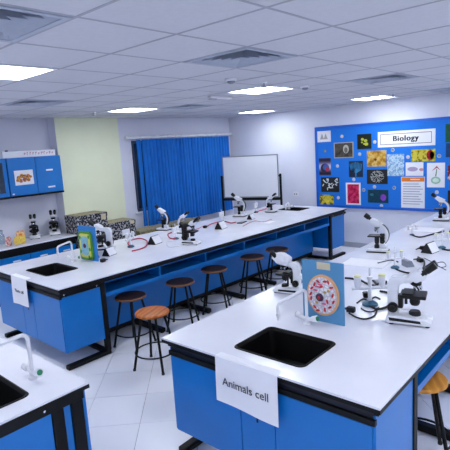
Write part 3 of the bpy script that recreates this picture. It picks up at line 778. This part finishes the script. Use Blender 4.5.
# twin binocular eyepiece bits and a hand lens tray on mid bench far end
def sheet(loc, rz, sx, sy, label):
    o = MB().box(-sx, sx, -sy, sy, 0, .002).build('paper_sheet', PAPER); o.location = loc; o.rotation_euler = (0, 0, rz); return tag(o, label, 'paper', 'loose paper sheets')
sheet(P(366, 263), .1, .15, .21, 'white paper sheet lying behind the gas tap with yellow caps')
sheet(P(268, 222), .1, .12, .09, 'small white paper lying below the microscope that leans right')
sheet(P(425, 229.5), .05, .15, .2, 'white paper sheet lying behind the small gas tap by the notice board')
def leverpad(loc, rz, label):
    t = thing('dissecting_tray', label, 'tray', loc, rz)
    MB().box(-.10, .10, -.05, .05, 0, .012, None, .004).build('tray', BLACKP, t); MB().box(-.085, .085, -.036, .036, .012, .016).build('mat', GREYP, t)
leverpad(P(381, 284), .7, 'flat black tray behind the nearest gas tap with yellow caps')
leverpad(P(242, 222.5), .3, 'flat black tray in front of the whiteboard-side microscope')

# ------------------------------------------------------------------ bench taps
def faucet(loc, rz, label, h=.24, reach=.2, s=1.):
    t = thing('bench_tap', label, 'tap', loc, rz, 'white bench taps')   # spout points to local -x
    MB().lathe([(.026, 0), (.026, .012), (.017, .02), (.017, .05)], 18).build('base', WPLAS, t, True)
    r = .011
    pts = [(0, 0, .04), (0, 0, h-.04)]+[(-.04+.04*math.cos(a), 0, h-.04+.04*math.sin(a)) for a in [k*PI/2/6 for k in range(1, 7)]]
    pts += [(-reach+.03, 0, h-.012)]+[(-reach+.03-.03*math.sin(a), 0, h-.042+.03*math.cos(a)) for a in [k*PI/2/5 for k in range(1, 6)]]+[(-reach, 0, h-.08)]
    MB().tube(pts, r, 12).build('spout', WPLAS, t, True)
    MB().lathe([(.014, 0), (.014, -.02), (.008, -.03), (.008, -.05)], 12, None, (-reach, 0, h-.075)).build('nozzle', WPLAS, t, True)
    for sy in (-1, 1):
        M = Matrix.Translation((0, 0, .034)) @ Matrix.Rotation(sy*math.radians(-75), 4, 'X')
        MB().lathe([(.013, .012), (.013, .05), (.020, .05), (.023, .085), (.019, .088)], 16, M).build('valve', WPLAS, t, True)
        v_ = MB().lathe([(.0165, .086), (.0165, .092), (.006, .094)], 14, M).build('valve_cap', GREENP, t, True)
faucet(P(307, 324), -.05, 'white gooseneck bench tap with green valve caps beside the animal cell model', .25, .31)
faucet(P(73.5, 262), .35, 'white gooseneck bench tap by the sink next to the plant cell model', .25, .24)
faucet(P(33, 378), .05, 'white gooseneck bench tap with green valve cap in the bottom left foreground', .27, .26)
faucet(P(289, 209), .2, 'white bench tap at the far sink in front of the room corner', .12, .15)

# ------------------------------------------------------------------ cell models
A, B = P(303.5, 318), P(344.5, 326.5); ax = (B-A); wdt = ax.length; ax.normalize(); ctr = (A+B)/2
hA = (height_at(A, 258)+height_at(B, 265))/2-BH
t = thing('cell_model', 'pale blue board with a round red and white animal cell model', 'cell model', (ctr.x, ctr.y, BH), math.atan2(ax.y, ax.x), 'cell models on the benches')
MB().box(-wdt/2, wdt/2, 0, .014, 0, hA, None, .003).build('board', MODELBLUE, t)
MB().box(-wdt*.12, wdt*.2, -.003, 0, hA*.87, hA*.985, None, .001).build('label', TAN, t)
MB().prism([(.014, 0), (.13, 0), (.13, .012), (.03, .20), (.014, .20)], -.012, .012).build('stand', MODELBLUE, t)
FM = frame((1, 0, 0), (0, 0, 1), (wdt*.02, -.001, hA*.455))     # local x,y on the board, z towards the viewer
R_ = wdt*.385
def disc(name, m, r, z0, z1, par, sy=1.2, bev=.0):
    return MB().lathe([(r, z0), (r*.985, z1*.8+z0*.2), (r*.94, z1)], 40, FM @ Matrix.Diagonal((1, sy, 1, 1))).build(name, m, par, True)
CYTO = art('cytoplasm_grey', 'edges', [(176, 178, 196), (208, 204, 214), (232, 228, 232)], 40, [0, .1, .25], .45)
MEMB = mat('membrane_orange', (226, 168, 116), .5); REDORG = mat('organelle_red', (196, 38, 44), .4); PURP = mat('nucleus_purple', (70, 40, 78), .4); PINK = mat('organelle_pink', (214, 96, 132), .4); OCH = mat('organelle_ochre', (186, 150, 74), .4)
d_ = disc('membrane', MEMB, R_, 0, .016, t); c_ = disc('cytoplasm', CYTO, R_*.9, .012, .019, t)
nu = MB().ball((-.15*R_, -.12*R_, .018), R_*.25, FM, 16, (1, 1, .5)).build('nucleus', PURP, t, True)
MB().ball((-.15*R_, -.12*R_, .018+R_*.09), R_*.11, FM, 12, (1, 1, .6)).build('nucleolus', REDORG, nu, True)
rnd = random.Random(4)
spots_ = [(.55, .45, .3), (.62, .08, 1.2), (.45, -.5, .6), (.15, -.66, 1.6), (-.45, -.6, 2.4), (-.66, -.2, 1.4), (-.6, .3, .7), (-.22, .66, 2.6), (.18, .70, .2), (.66, -.22, 1.1), (-.05, .42, .4), (.3, -.25, 1.9), (-.68, .02, 1.0), (.38, .68, 2.0), (-.28, -.74, .2), (-.44, .5, 1.2)]
for (a, b, r_) in spots_:
    MB().ball((0, 0, 0), R_*.105, FM @ Matrix.Translation((a*R_*1.05, b*R_*1.22, .018)) @ Matrix.Rotation(r_, 4, 'Z'), 10, (1.4, .7, .55)).build('organelle', REDORG, t, True)
for (a, b) in ((-.3, .45), (-.1, .58), (-.42, .25), (.1, -.42)): MB().ball((0, 0, 0), R_*.13, FM @ Matrix.Translation((a*R_, b*R_*1.1, .017)), 10, (1.3, .5, .45)).build('organelle', PINK, t, True)
for (a, b) in ((.18, .2), (.4, .3), (-.35, -.4)): MB().ball((0, 0, 0), R_*.11, FM @ Matrix.Translation((a*R_, b*R_*1.1, .017)), 10, (1, .8, .45)).build('organelle', OCH, t, True)
# plant cell
A, B = P(80.5, 258.6), P(98.4, 261.8); ax = (B-A); wdt = ax.length*.92; ax.normalize(); ctr = (A+B)/2
hA = height_at((A+B)/2, 226.3)-BH
t = thing('cell_model', 'blue board with a green and yellow plant cell model beside the far sink', 'cell model', (ctr.x, ctr.y, BH), math.atan2(ax.y, ax.x), 'cell models on the benches')
MBL = mat('bright_blue_board', (38, 122, 196), .5); PGRN = mat('cell_wall_green', (84, 150, 44), .45); PYEL = mat('cell_yellow', (206, 206, 96), .45); PVAC = art('vacuole_blue', 'noise', [(58, 120, 170), (140, 190, 214), (70, 140, 120)], 40, None, .4)
MB().box(-wdt/2, wdt/2, 0, .02, 0, hA, None, .003).build('board', MBL, t)
MB().prism([(.02, 0), (.14, 0), (.14, .012), (.04, .2), (.02, .2)], -.012, .012).build('stand', MBL, t)
FM2 = frame((1, 0, 0), (0, 0, 1), (-wdt*.04, -.001, hA*.44))
def rr(name, m, hx, hy, r, z0, z1): return MB().poly(rrect(0, 0, hx, hy, r, 6), z0, z1, FM2).build(name, m, t)
rr('cell_wall', PGRN, wdt*.38, hA*.41, .05, 0, .02); rr('membrane', PYEL, wdt*.31, hA*.35, .04, .02, .026); rr('vacuole', PVAC, wdt*.2, hA*.27, .03, .026, .032)
MB().ball((0, 0, .03), .03, FM2, 12, (1, 1, .5)).build('nucleus', PURP, t, True)
for a, b in ((.26, .3), (-.26, .25), (.27, -.1), (-.27, -.2), (.2, -.36)): MB().ball((0, 0, 0), .018, FM2 @ Matrix.Translation((a*wdt, b*hA*.9, .027)), 8, (1, 1.4, .5)).build('chloroplast', PGRN, t, True)

# ------------------------------------------------------------------ side counter, wall cabinets, boxes
CY0, CEND = 6.86, 3.985
t = thing('side_counter', 'white counter top with black edge along the back wall below the cabinets', 'counter', (0, 0, 0))
MB().box(2.3, CEND, CY0, RECY-.005, .815, .835).build('worktop', TOP, t); MB().box(2.299, CEND+.001, CY0-.002, RECY-.005, .77, .815).build('edge_band', BLACK, t)
MB().box(2.3, CEND-.02, CY0+.03, RECY-.01, .695, .77).build('apron', BLACK, t)
xs = [2.36, 2.78, 3.2, 3.62, 3.97]
for k, (a, b) in enumerate(zip(xs, xs[1:])):
    nth = ('at the end of', 'second from the boxes in', 'third from the boxes in', 'fourth from the boxes in')
    j = len(xs)-2-k
    t = thing('base_cabinet', ('blue drawer cabinet under the side counter, %s its row' % nth[j]) if j < 4 else 'blue drawer cabinet of the side counter, hidden left of the photo', 'cabinet', (a, CY0+.02, 0), 0, 'drawer cabinets of the side counter')
    w_ = b-a
    MB().box(.002, w_-.002, .02, RECY-CY0-.04, .06, .692).build('body', BLUE, t)
    d_ = MB().box(.006, w_-.006, 0, .018, .52, .688, None, .002).build('drawer', BLUE, t)
    MB().box(w_/2-.06, w_/2+.06, -.012, 0, .61, .63, None, .003).build('handle', WPLAS, d_)
    d_ = MB().box(.006, w_-.006, 0, .018, .08, .514, None, .002).build('door', BLUE, t)
    MB().box(w_/2-.06, w_/2+.06, -.012, 0, .46, .48, None, .003).build('handle', WPLAS, d_)
    MB().box(.002, w_-.002, .05, .08, 0, .06).build('plinth', BLACK, t)
def wall_cabinet(x0, x1, label, glass):
    t = thing('wall_cabinet', label, 'cabinet', (x0, 7.08, 1.55), 0, 'blue cabinets on the wall'); w_ = x1-x0; h_ = .565
    MB().box(.002, w_-.002, .02, RECY-7.08-.002, 0, h_).build('body', BLUE, t)
    MB().box(.0, w_, .0, RECY-7.08-.002, -.03, 0).build('light_pelmet', BLACK, t)
    n = 2
    for k in range(n):
        a, b = w_*k/n+.003, w_*(k+1)/n-.003
        if glass:
            d_ = MB(); d_.box(a, a+.05, 0, .018, .004, h_-.002); d_.box(b-.05, b, 0, .018, .004, h_-.002); d_.box(a+.05, b-.05, 0, .018, .004, .06); d_.box(a+.05, b-.05, 0, .018, h_-.06, h_-.002)
            d_ = d_.build('door', BLUE, t); MB().box(a+.05, b-.05, .006, .01, .06, h_-.06).build('pane', GLASS, d_)
        else:
            d_ = MB().box(a, b, 0, .018, .004, h_-.002, None, .002).build('door', BLUE, t)
            if k == 1:
                MB().box(a+.16, a+.27, -.012, 0, .335, .36, None, .003).build('handle', WPLAS, d_); MB().box(a+.16, a+.28, -.012, 0, .07, .095, None, .003).build('handle', WPLAS, d_)
            else: MB().box(a+.02, a+.05, -.01, 0, .02, .04, None, .003).build('handle', WPLAS, d_)
wall_cabinet(3.125, 3.985, 'blue two door wall cabinet with a picture, beside the green column', False)
wall_cabinet(2.26, 3.11, 'blue wall cabinet with dark glass door cut by the left photo edge', True)
a, b = PY(14, 171, 7.07), PY(34, 184, 7.07)
t = thing('poster', 'white card with a colourful group picture stuck on the wall cabinet door', 'poster', (0, 0, 0))
MB().box(3.21, 3.5, 7.076, 7.0795, 1.705, 1.925).build('sheet', PAPER, t)
CROWD = art('crowd_print', 'cells', [(236, 236, 240), (206, 60, 50), (240, 190, 60), (60, 44, 70), (200, 120, 90)], 34, [0, .3, .45, .6, .8])
for k, (x, z, r_) in enumerate(((3.27, 1.735, .032), (3.32, 1.76, .034), (3.37, 1.745, .036), (3.42, 1.755, .03), (3.3, 1.69, .03), (3.36, 1.70, .034), (3.42, 1.70, .03), (3.25, 1.70, .026), (3.46, 1.74, .02))):
    MB().lathe([(r_, 0), (r_, .001)], 10, frame((1, 0, 0), (0, 0, 1), (x, 7.0758, z+.08))).build('print', CROWD, t)
t = thing('banner_box', 'long white box with faint red lettering on top of the wall cabinet', 'box', (3.09, 7.1, 2.116))
MB().box(0, .83, 0, .2, 0, .095, None, .003).build('body', PAPER, t)
FRED = mat('faded_red_ink', (196, 132, 150), .8)
rnd = random.Random(9); mk = MB()
for k in range(11):
    x = .32+.045*k; h_ = rnd.uniform(.02, .045); mk.box(x, x+.008, -.0008, 0, .03, .03+h_); mk.box(x+.006, x+.006+rnd.uniform(.012, .03), -.0008, 0, .03+h_*rnd.uniform(.4, .9), .038+h_*.9)
stuff(mk.build('faded_marks', FRED, t))
MB().box(.08, .11, .06, .1, .095, .115, None, .003).build('latch', BLACKP, t)
# low bench along the window wall, patterned boxes on it
t = thing('low_cabinet', 'low grey cabinet along the back wall below the curtain, carrying patterned boxes', 'cabinet', (4.0, 6.78, 0))
MB().box(0.02, 2.86, .02, .39, .06, .56).build('body', SKIRT, t); MB().box(0, 2.88, 0, .40, .56, .58).build('top', SKIRT, t); MB().box(.04, 2.84, .05, .37, 0, .06).build('plinth', BLACK, t)
for k in range(5): MB().box(.03+k*.566, .59+k*.566, .004, .02, .08, .55, None, .002).build('door', SKIRT, t)
def speckle_box(x0, x1, y0, y1, z0, z1, label, rz=0.):
    t = thing('storage_box', label, 'box', ((x0+x1)/2, (y0+y1)/2, z0), rz, 'speckled storage boxes'); a, b, h_ = (x1-x0)/2, (y1-y0)/2, z1-z0
    MB().box(-a, a, -b, b, 0, h_-.07, None, .003).build('body', SPECK, t); l_ = MB().box(-a-.006, a+.006, -b-.006, b+.006, h_-.07, h_-.004, None, .003).build('lid', SPECK, t)
    MB().box(-a+.002, a-.002, -b+.002, b-.002, h_-.004, h_).build('lid_top', SPECKTOP, l_)
    MB().box(a-.12, a-.03, -b-.0085, -b-.006, h_*.78, h_*.95).build('tag', TAN, t); MB().box(-a*.1, a*.45, -b-.0085, -b-.0, h_*.25, h_*.55).build('label', PAPER, t)
speckle_box(4.005, 4.575, 6.83, 7.2, .58, 1.13, 'tall black and white speckled storage box in front of the green column')
speckle_box(4.60, 5.15, 6.83, 7.2, .58, .915, 'lower black and white speckled storage box right of the tall one')
for k, l in enumerate(('dull yellow patterned flat box nearest the speckled boxes under the curtain', 'dull yellow patterned flat box behind the mid bench microscopes under the curtain')):
    x0 = 5.2+k*.78; t = thing('flat_box', l, 'box', (x0, 6.80, .58), 0, 'flat patterned boxes under the curtain')
    MB().box(0, .74, 0, .3, 0, .075, None, .003).build('body', BAND, t); MB().box(-.004, .744, -.004, .304, .075, .10, None, .003).build('lid', SPECKTOP, t)
# things on the side counter
CZT = .835
def cp(u, v): q = P(u, v, CZT); q.y = min(max(q.y, 7.0), 7.3); q.x = ray(u, v).x/ray(u, v).y*q.y; q.z = CZT; return q
microscope(cp(35, 237), -.45, 'dark binocular microscope on the side counter below the wall cabinet picture', 'dark', 1.05)
microscope(cp(54.5, 231), -.45, 'white and black binocular microscope on the side counter next to the green column', 'binocular', 1.1)
q = cp(18, 241); q.y = 7.02; q.x = ray(18, 241).x/ray(18, 241).y*7.02
SNK = art('snack_print', 'noise', [(200, 60, 40), (236, 150, 50), (240, 220, 190), (210, 60, 50)], 22, [.3, .45, .6, .75], .35)
YSN = art('yellow_print', 'noise', [(230, 190, 40), (246, 220, 110), (226, 140, 40)], 20, [.3, .5, .75], .35)
def packet(x, y, z, sx, sy, sz, rz, m, label):
    t = thing('packet', label, 'packet', (x, y, z), rz, 'packets on the side counter')
    mb = MB(); mb.box(-sx, sx, -sy, sy, .004, sz*2, None, min(sx, sy, sz)*.55); mb.build('pouch', m, t, True)
    MB().box(-sx*1.05, sx*1.05, -.003, .003, sz*2-.004, sz*2+.016).build('seal', m, t)
packet(q.x+.03, q.y, CZT, .09, .035, .055, .3, YSN, 'yellow packet lying on the side counter, front of the pile'); packet(q.x+.09, q.y+.09, CZT, .06, .03, .085, -.2, SNK, 'orange packet standing behind the yellow one on the side counter')
packet(q.x-.13, q.y+.03, CZT, .06, .03, .06, .8, art('white_red_print', 'noise', [(236, 232, 230), (206, 70, 60), (90, 100, 110)], 24, [.4, .55, .75], .35), 'white and red packet at the left of the packet pile')
def jar(x, y, r, h_, label):
    t = thing('glass_jar', label, 'jar', (x, y, CZT), 0, 'glass jars on the side counter')
    MB().lathe([(r*.9, 0), (r, .01), (r, h_*.7), (r*.6, h_*.85), (r*.6, h_), (r*.52, h_), (r*.52, h_*.84), (r*.9, h_*.68), (r*.9, .012), (.004, .012)], 20).build('glass', CLEAR, t, True)
    MB().lathe([(r*.62, h_), (r*.62, h_+.02), (r*.3, h_+.024)], 16).build('stopper', GREYP, t, True)
for k, (x, y, r, h_, l) in enumerate(((2.83, 7.2, .05, .16, 'glass jar at the left photo edge on the side counter'), (2.98, 7.28, .045, .2, 'taller glass jar left of the packets'))): jar(x, y, r, h_, l)

# ------------------------------------------------------------------ whiteboard on its stand
A, B = Vector((7.44, 6.72, 0)), Vector((7.83, 5.58, 0)); ax = B-A; wl = ax.length; ctr = (A+B)/2
t = thing('whiteboard', 'mobile whiteboard on a black stand in the far corner of the room', 'whiteboard', (ctr.x, ctr.y, 0), math.atan2(ax.y, ax.x))
z0, z1 = 1.01, 1.87
WBS = mat('whiteboard_enamel', (236, 238, 246), .2, var=.01)
MB().box(-wl/2+.02, wl/2-.02, -.008, .008, z0+.02, z1-.02).build('panel', WBS, t)
for a, b, c, d in ((-wl/2, wl/2, z1-.02, z1), (-wl/2, wl/2, z0, z0+.02), (-wl/2, -wl/2+.02, z0+.02, z1-.02), (wl/2-.02, wl/2, z0+.02, z1-.02)): MB().box(a, b, -.012, .012, c, d, None, .002).build('frame_bar', STEEL, t)
for sx in (-1, 1):
    x = sx*(wl/2+.035)
    MB().box(x-.02, x+.02, -.02, .02, .06, 1.48, None, .003).build('post', BLACK, t); MB().box(x-.025, x+.025, -.26, .26, .055, .09, None, .006).build('foot', BLACK, t)
    for y in (-.24, .24): MB().tube([(x-.012, y, .028), (x+.012, y, .028)], .027, 14).build('castor', RUBBER, t, True)
    MB().tube([(x-sx*.0, 0, 1.44), (sx*wl/2, 0, 1.44)], .016, 12).build('pivot', BLACKP, t, True)
MB().box(-wl/2-.03, wl/2+.03, -.02, .02, z0-.06, z0-.004, None, .003).build('crossbar', BLACK, t); MB().box(-wl/2+.3, wl/2-.3, -.07, -.02, z0-.045, z0-.035).build('pen_tray', BLACK, t)
# wall plates
for (u, v), l in (((296, 194), 'small white wall socket between whiteboard and notice board'), ):
    p = PX(u, v, RX1); t = thing('wall_socket', l, 'socket', (RX1, p.y, p.z)); MB().box(-.012, -.001, -.06, .06, -.045, .045, None, .003).build('plate', WPLAS, t)
    for y in (-.025, .025): MB().box(-.0135, -.012, y-.012, y+.012, -.015, .015).build('outlet', GREYP, t)

# ------------------------------------------------------------------ notice board with its prints
BX = RX1-.03
t = thing('notice_board', 'large blue notice board full of pictures on the right wall', 'notice board', (RX1, 0, 0))
by1 = PX(316.5, 168, RX1).y; by0 = 2.0; bz0, bz1 = .77, 2.342
MB().box(-.022, -.002, by0+.04, by1-.04, bz0+.04, bz1-.04).build('panel', BLUE_BOARD, t)
for a, b, c, d in ((by0, by1, bz1-.05, bz1), (by0, by1, bz0, bz0+.05), (by0, by0+.05, bz0+.05, bz1-.05), (by1-.05, by1, bz0+.05, bz1-.05)): MB().box(-.034, -.001, a, b, c, d, None, .004).build('frame_bar', BLUE_FRAME, t)
XP = RX1-.0235
def pr(label, u0, v0, u1, v1, m, name='picture', border=None, inner=None, group='pictures on the notice board'):
    """a print whose picture corners were read off the photograph; real size on the board"""
    pc = PX((u0+u1)/2, (v0+v1)/2, XP); um = (u0+u1)/2; vm = (v0+v1)/2
    y_l, y_r = PX(u0, vm, XP).y, PX(u1, vm, XP).y; zt, zb = PX(um, v0, XP).z, PX(um, v1, XP).z
    t = thing(name, label, 'picture', (XP, (y_l+y_r)/2, (zt+zb)/2), 0, group); hy, hz = abs(y_l-y_r)/2, (zt-zb)/2
    MB().box(-.003, 0, -hy, hy, -hz, hz).build('sheet', border or m, t)
    if border:
        k = inner or (.12, .12); MB().box(-.0042, -.003, -hy*(1-k[0]), hy*(1-k[0]), -hz*(1-k[1]), hz*(1-k[1])).build('print', m, t)
    return t, hy, hz
def shape(t, pts, m, x=-.0046, name='print'):
    """flat printed shape on a sheet; pts are (across to the right, up)"""
    MB().poly(pts, 0, .0006, frame((0, -1, 0), (0, 0, 1), (x, 0, 0))).build(name, m, t)
def ell(cx, cy, rx, ry, n=14): return [(cx+rx*math.cos(2*PI*k/n), cy+ry*math.sin(2*PI*k/n)) for k in range(n)]
t, hy, hz = pr('small white card with grey triangles, top left of the notice board', 317.5, 131, 330.8, 142, PAPER)
for a in (-.3, .25): shape(t, [(hy*(a-.3), -hz*.5), (hy*(a+.3), -hz*.5), (hy*a, hz*.55)], mat('print_grey', (176, 170, 172), .8))
GREYB = art('grey_shell_print', 'noise', [(36, 34, 34), (92, 86, 78), (60, 56, 54)], 9, [.3, .55, .75])
t, hy, hz = pr('framed grey brown photo of a pale shell shape, upper left of the board', 334, 142.3, 353.5, 158, GREYB, border=mat('beige_mount', (176, 172, 160), .7), inner=(.1, .12))
shape(t, ell(.05, .02, hy*.3, hz*.55), mat('shell_pale', (190, 188, 176), .7)); shape(t, ell(.05, .0, hy*.18, hz*.36), mat('shell_grey', (112, 108, 100), .7), -.0054)
DKG = art('dark_green_print', 'noise', [(10, 14, 14), (24, 34, 22), (14, 18, 18)], 14)
t, hy, hz = pr('square black picture with yellow green petals left of the Biology sign', 357.3, 134, 371.4, 149, DKG)
for a, b, r_ in ((-.25, .3, .22), (.2, .1, .25), (.3, -.35, .28), (-.3, -.1, .15), (0, -.3, .15)): shape(t, ell(a*hy, b*hz, r_*hy, r_*hz*.8), art('petal_print', 'noise', [(60, 90, 40), (190, 196, 70), (150, 160, 60)], 30))
GOLD = art('gold_cell_print', 'noise', [(96, 64, 16), (190, 140, 48), (222, 190, 110), (150, 100, 30)], 12, [.25, .45, .6, .8])
t, hy, hz = pr('golden brown cell picture below the black flower picture', 367, 150.5, 386.4, 166.5, GOLD); shape(t, ell(-.02, -.02, hy*.14, hz*.16), mat('gold_dark', (70, 44, 20), .6), -.0036)
HEADB = art('pale_sky_print', 'Z', [(206, 200, 214), (120, 110, 150), (40, 34, 50)], 1.2)
t, hy, hz = pr('tall picture of a purple and red head on pale ground, left edge of the board', 319.2, 158, 330.9, 175.3, HEADB)
shape(t, ell(0, -.03, hy*.75, hz*.55), mat('print_dark_purple', (44, 30, 62), .5)); shape(t, ell(.02, -.01, hy*.5, hz*.36), mat('print_blue', (60, 90, 170), .5), -.0054); shape(t, ell(.05, -.05, hy*.3, hz*.28), mat('print_red', (186, 50, 84), .5), -.0062)
CHRB = mat('print_black', (12, 14, 16), .4)
t, hy, hz = pr('black picture scattered with white short rods, lower left of the board', 321.2, 177.3, 339.2, 192, CHRB)
rnd = random.Random(2); WPR = mat('print_white', (216, 222, 218), .6)
for k in range(22):
    a, b, an = rnd.uniform(-.8, .8)*hy, rnd.uniform(-.8, .8)*hz, rnd.uniform(0, PI); c, s_ = math.cos(an), math.sin(an); l_, q_ = .026, .010
    shape(t, [(a+c*l_*i-s_*q_*j, b+s_*l_*i+c*q_*j) for i, j in ((-1, -1), (1, -1), (1, 1), (-1, 1))], WPR, -.0036-.0002*k)
YLW = art('yellow_leaf_print', 'X', [(70, 80, 60), (226, 206, 60), (150, 160, 70)], 14, dist=3)
t, hy, hz = pr('small yellow feathery picture at the lower left corner of the board', 320, 194.8, 333.8, 205.2, YLW)
for k in range(7): a = (-.8+.27*k); shape(t, [(0, -hz*.8), (.012, -hz*.8), (hy*a+.012, hz*.75), (hy*a-.012, hz*.75)], mat('print_yellow', (232, 212, 56), .6), -.0036-.0003*k)
t, hy, hz = pr('black picture of a branching bright blue tree shape', 349, 161, 363, 177, mat('print_navy', (14, 34, 62), .4))
BTR = mat('print_sky', (48, 140, 196), .5)
shape(t, [(-.010, -hz*.95), (.010, -hz*.95), (.008, -hz*.2), (-.008, -hz*.2)], BTR, -.0036)
for k in range(9):
    a = -.85+.21*k; x1, z1_ = hy*a, hz*(.9-.3*abs(a)); x0_, z0_ = 0, -hz*(.55-.3*(1-abs(a))); xm, zm = x1*.85, z0_+(z1_-z0_)*.35
    shape(t, [(x0_-.005, z0_), (x0_+.005, z0_-.006), (xm+.007, zm-.006), (x1+.007, z1_), (x1-.005, z1_), (xm-.005, zm+.006)], BTR, -.0036-.0003*k)
MAG = art('magenta_print', 'noise', [(90, 6, 34), (190, 16, 74), (222, 60, 110), (140, 10, 60)], 16, [.25, .45, .6, .8])
pr('white bordered magenta picture low on the board', 346, 182.7, 360.8, 204.8, MAG, border=PAPER, inner=(.22, .14))
t, hy, hz = pr('black picture with a white folded coral shape', 367, 169.5, 387.7, 184, CHRB)
shape(t, ell(0, 0, hy*.66, hz*.86, 18), art('coral_print', 'noise', [(20, 22, 24), (214, 216, 210), (20, 22, 24), (214, 216, 210), (20, 22, 24)], 24, [.38, .44, .5, .56, .62], detail=0), -.0036)
t, hy, hz = pr('dark teal picture with a purple glowing centre, below the coral picture', 368, 189.8, 388.4, 202.8, art('teal_dark_print', 'noise', [(8, 18, 40), (20, 66, 84), (10, 24, 50)], 12))
shape(t, ell(.1, -.02, hy*.28, hz*.5), art('purple_print', 'noise', [(60, 30, 150), (150, 80, 210), (80, 40, 170)], 20), -.0036); shape(t, ell(-.12, .03, hy*.2, hz*.2), mat('print_teal', (30, 110, 120), .5), -.0036)
t, hy, hz = pr('white sign reading Biology at the top of the notice board', 377.8, 130.3, 435.5, 146.4, PAPER, 'title_sign')
for a, b, c, d in ((-.9, .88, .62, .68), (-.9, .88, -.68, -.62), (-.9, -.885, -.62, .62), (.865, .88, -.62, .62)):
    shape(t, [(a*hy, c*hz), (b*hy, c*hz), (b*hy, d*hz), (a*hy, d*hz)], GREYINK, -.0036, 'border_line')
text('lettering', 'Biology', hz*.96, INK, t, frame((0, -1, 0), (0, 0, 1), (-.0042, -.0, hz*.03)), .0, .0006, 1.14, .006)
LBD = art('pale_blue_print', 'noise', [(120, 176, 214), (206, 224, 234), (90, 150, 200), (220, 232, 240)], 18, [.3, .45, .55, .75])
pr('pale blue diagram sheet below the left end of the Biology sign', 387.3, 154, 404.1, 176, LBD)
t, hy, hz = pr('wide yellow and red plant tissue picture below the Biology sign', 411.3, 149.3, 435.4, 161.3, art('olive_tissue', 'cells', [(40, 44, 16), (176, 164, 40), (220, 206, 80)], 22, [.1, .4, .8]))
shape(t, ell(.12, 0, hy*.32, hz*.82), art('red_tissue', 'cells', [(196, 40, 50), (150, 16, 34), (90, 20, 20)], 26), -.0036)
for a in (-.66, -.2, .74): shape(t, ell(a*hy, 0, hy*.17, hz*.7), mat('print_ochre', (206, 190, 60), .5), -.0036)
t, hy, hz = pr('small white sheet with a pink and blue drawing above the orange headed notice', 405.7, 162.3, 423.4, 175.8, PAPER)
shape(t, ell(-.03, 0, hy*.6, hz*.34), mat('print_lilac', (176, 160, 196), .6), -.0036); shape(t, ell(.12, -.01, hy*.26, hz*.22), mat('print_rose', (206, 140, 160), .6), -.0044)
t, hy, hz = pr('paper notice with an orange header and lines of small print', 401.3, 176.8, 424.8, 208, PAPER)
shape(t, [(-hy*.96, hz*.70), (hy*.96, hz*.70), (hy*.96, hz*.97), (-hy*.96, hz*.97)], mat('print_orange', (236, 130, 36), .6), -.0036, 'header')
shape(t, [(-hy*.2, hz*.8), (hy*.6, hz*.8), (hy*.6, hz*.86), (-hy*.2, hz*.86)], PAPER, -.0044, 'text_line')
for k in range(9):
    zz = hz*(.52-.16*k); ln = .5+.35*((k*7) % 5)/4
    shape(t, [(-hy*.85, zz), (hy*ln, zz), (hy*ln, zz+.012), (-hy*.85, zz+.012)], mat('print_text_grey', (160, 160, 178), .8), -.0036, 'text_line')
t, hy, hz = pr('tall white sheet with a green and red plant drawing, right of the orange notice', 427, 162.8, 444.9, 187.4, PAPER)
shape(t, ell(0, -hz*.42, hy*.55, hz*.3), mat('print_pale_green', (150, 196, 168), .6), -.0036); shape(t, ell(0, -hz*.42, hy*.36, hz*.18), mat('print_mint', (214, 232, 222), .6), -.0044)
shape(t, [(-hy*.5, hz*.3), (hy*.1, hz*.75), (hy*.5, hz*.4), (hy*.1, hz*.6)], mat('print_red', (186, 50, 84), .5), -.0036); shape(t, [(-.01, -hz*.1), (.01, -hz*.1), (.02, hz*.5), (.008, hz*.5)], mat('print_green', (70, 130, 80), .6), -.0036)
pr('dark green leaf picture at the right photo edge, top of the board', 445.6, 123.4, 466, 142, art('dark_leaf', 'noise', [(10, 40, 34), (30, 96, 60), (12, 50, 60)], 14))
pr('dark blue picture at the right photo edge, below the dark green one', 445.9, 142.8, 466, 157, art('deep_blue', 'noise', [(10, 24, 60), (24, 70, 120), (14, 30, 70)], 14))
t, hy, hz = pr('white and dark red picture at the right photo edge, mid board', 447.6, 165, 466, 180, art('white_red_art', 'noise', [(220, 220, 228), (150, 40, 60), (40, 50, 90)], 14, [.35, .5, .7]))
pr('black picture at the right photo edge, low on the board', 447.8, 190.5, 466, 204, art('black_art', 'noise', [(10, 12, 16), (40, 44, 50), (16, 18, 20)], 14))
bad = [(342, 136.4, 'top left'), (325.3, 151, 'left edge, upper'), (359.7, 154.2, 'left of the golden picture'), (374.8, 142, 'left of the Biology sign'), (392.8, 150, 'under the left end of the Biology sign'), (337.5, 166, 'right of the purple head picture'),
       (353.8, 179.5, 'above the magenta picture'), (363.6, 190, 'right of the magenta picture'), (338.3, 197.7, 'right of the yellow feathery picture'), (374.5, 186.8, 'below the coral picture'), (394.2, 187.7, 'left of the orange headed notice'),
       (381.5, 205.8, 'at the lower edge below the teal picture'), (408, 157, 'left of the yellow and red picture'), (439.2, 156, 'right of the yellow and red picture'), (436.8, 192.2, 'below the plant drawing')]
for k, (u, v, l) in enumerate(bad):
    p = PX(u, v, XP); t = thing('badge', 'small round picture badge on the notice board, '+l, 'badge', (XP, p.y, p.z), 0, 'round badges on the notice board')
    M = frame((0, -1, 0), (0, 0, 1), (0, 0, 0))
    MB().lathe([(.032, 0), (.032, .003), (.029, .005)], 18, M).build('rim', mat('badge_dark', (60, 70, 90), .5) if k == 1 else SILVER, t, True)
    MB().lathe([(.026, .005), (.026, .0062)], 18, M).build('picture_disc', art('badge_print_%d' % (k % 3), 'noise', [[(150, 160, 170), (210, 206, 200), (170, 120, 100)], [(180, 186, 196), (120, 130, 140), (220, 220, 214)], [(160, 130, 120), (206, 206, 210), (120, 150, 180)]][k % 3], 30), t)
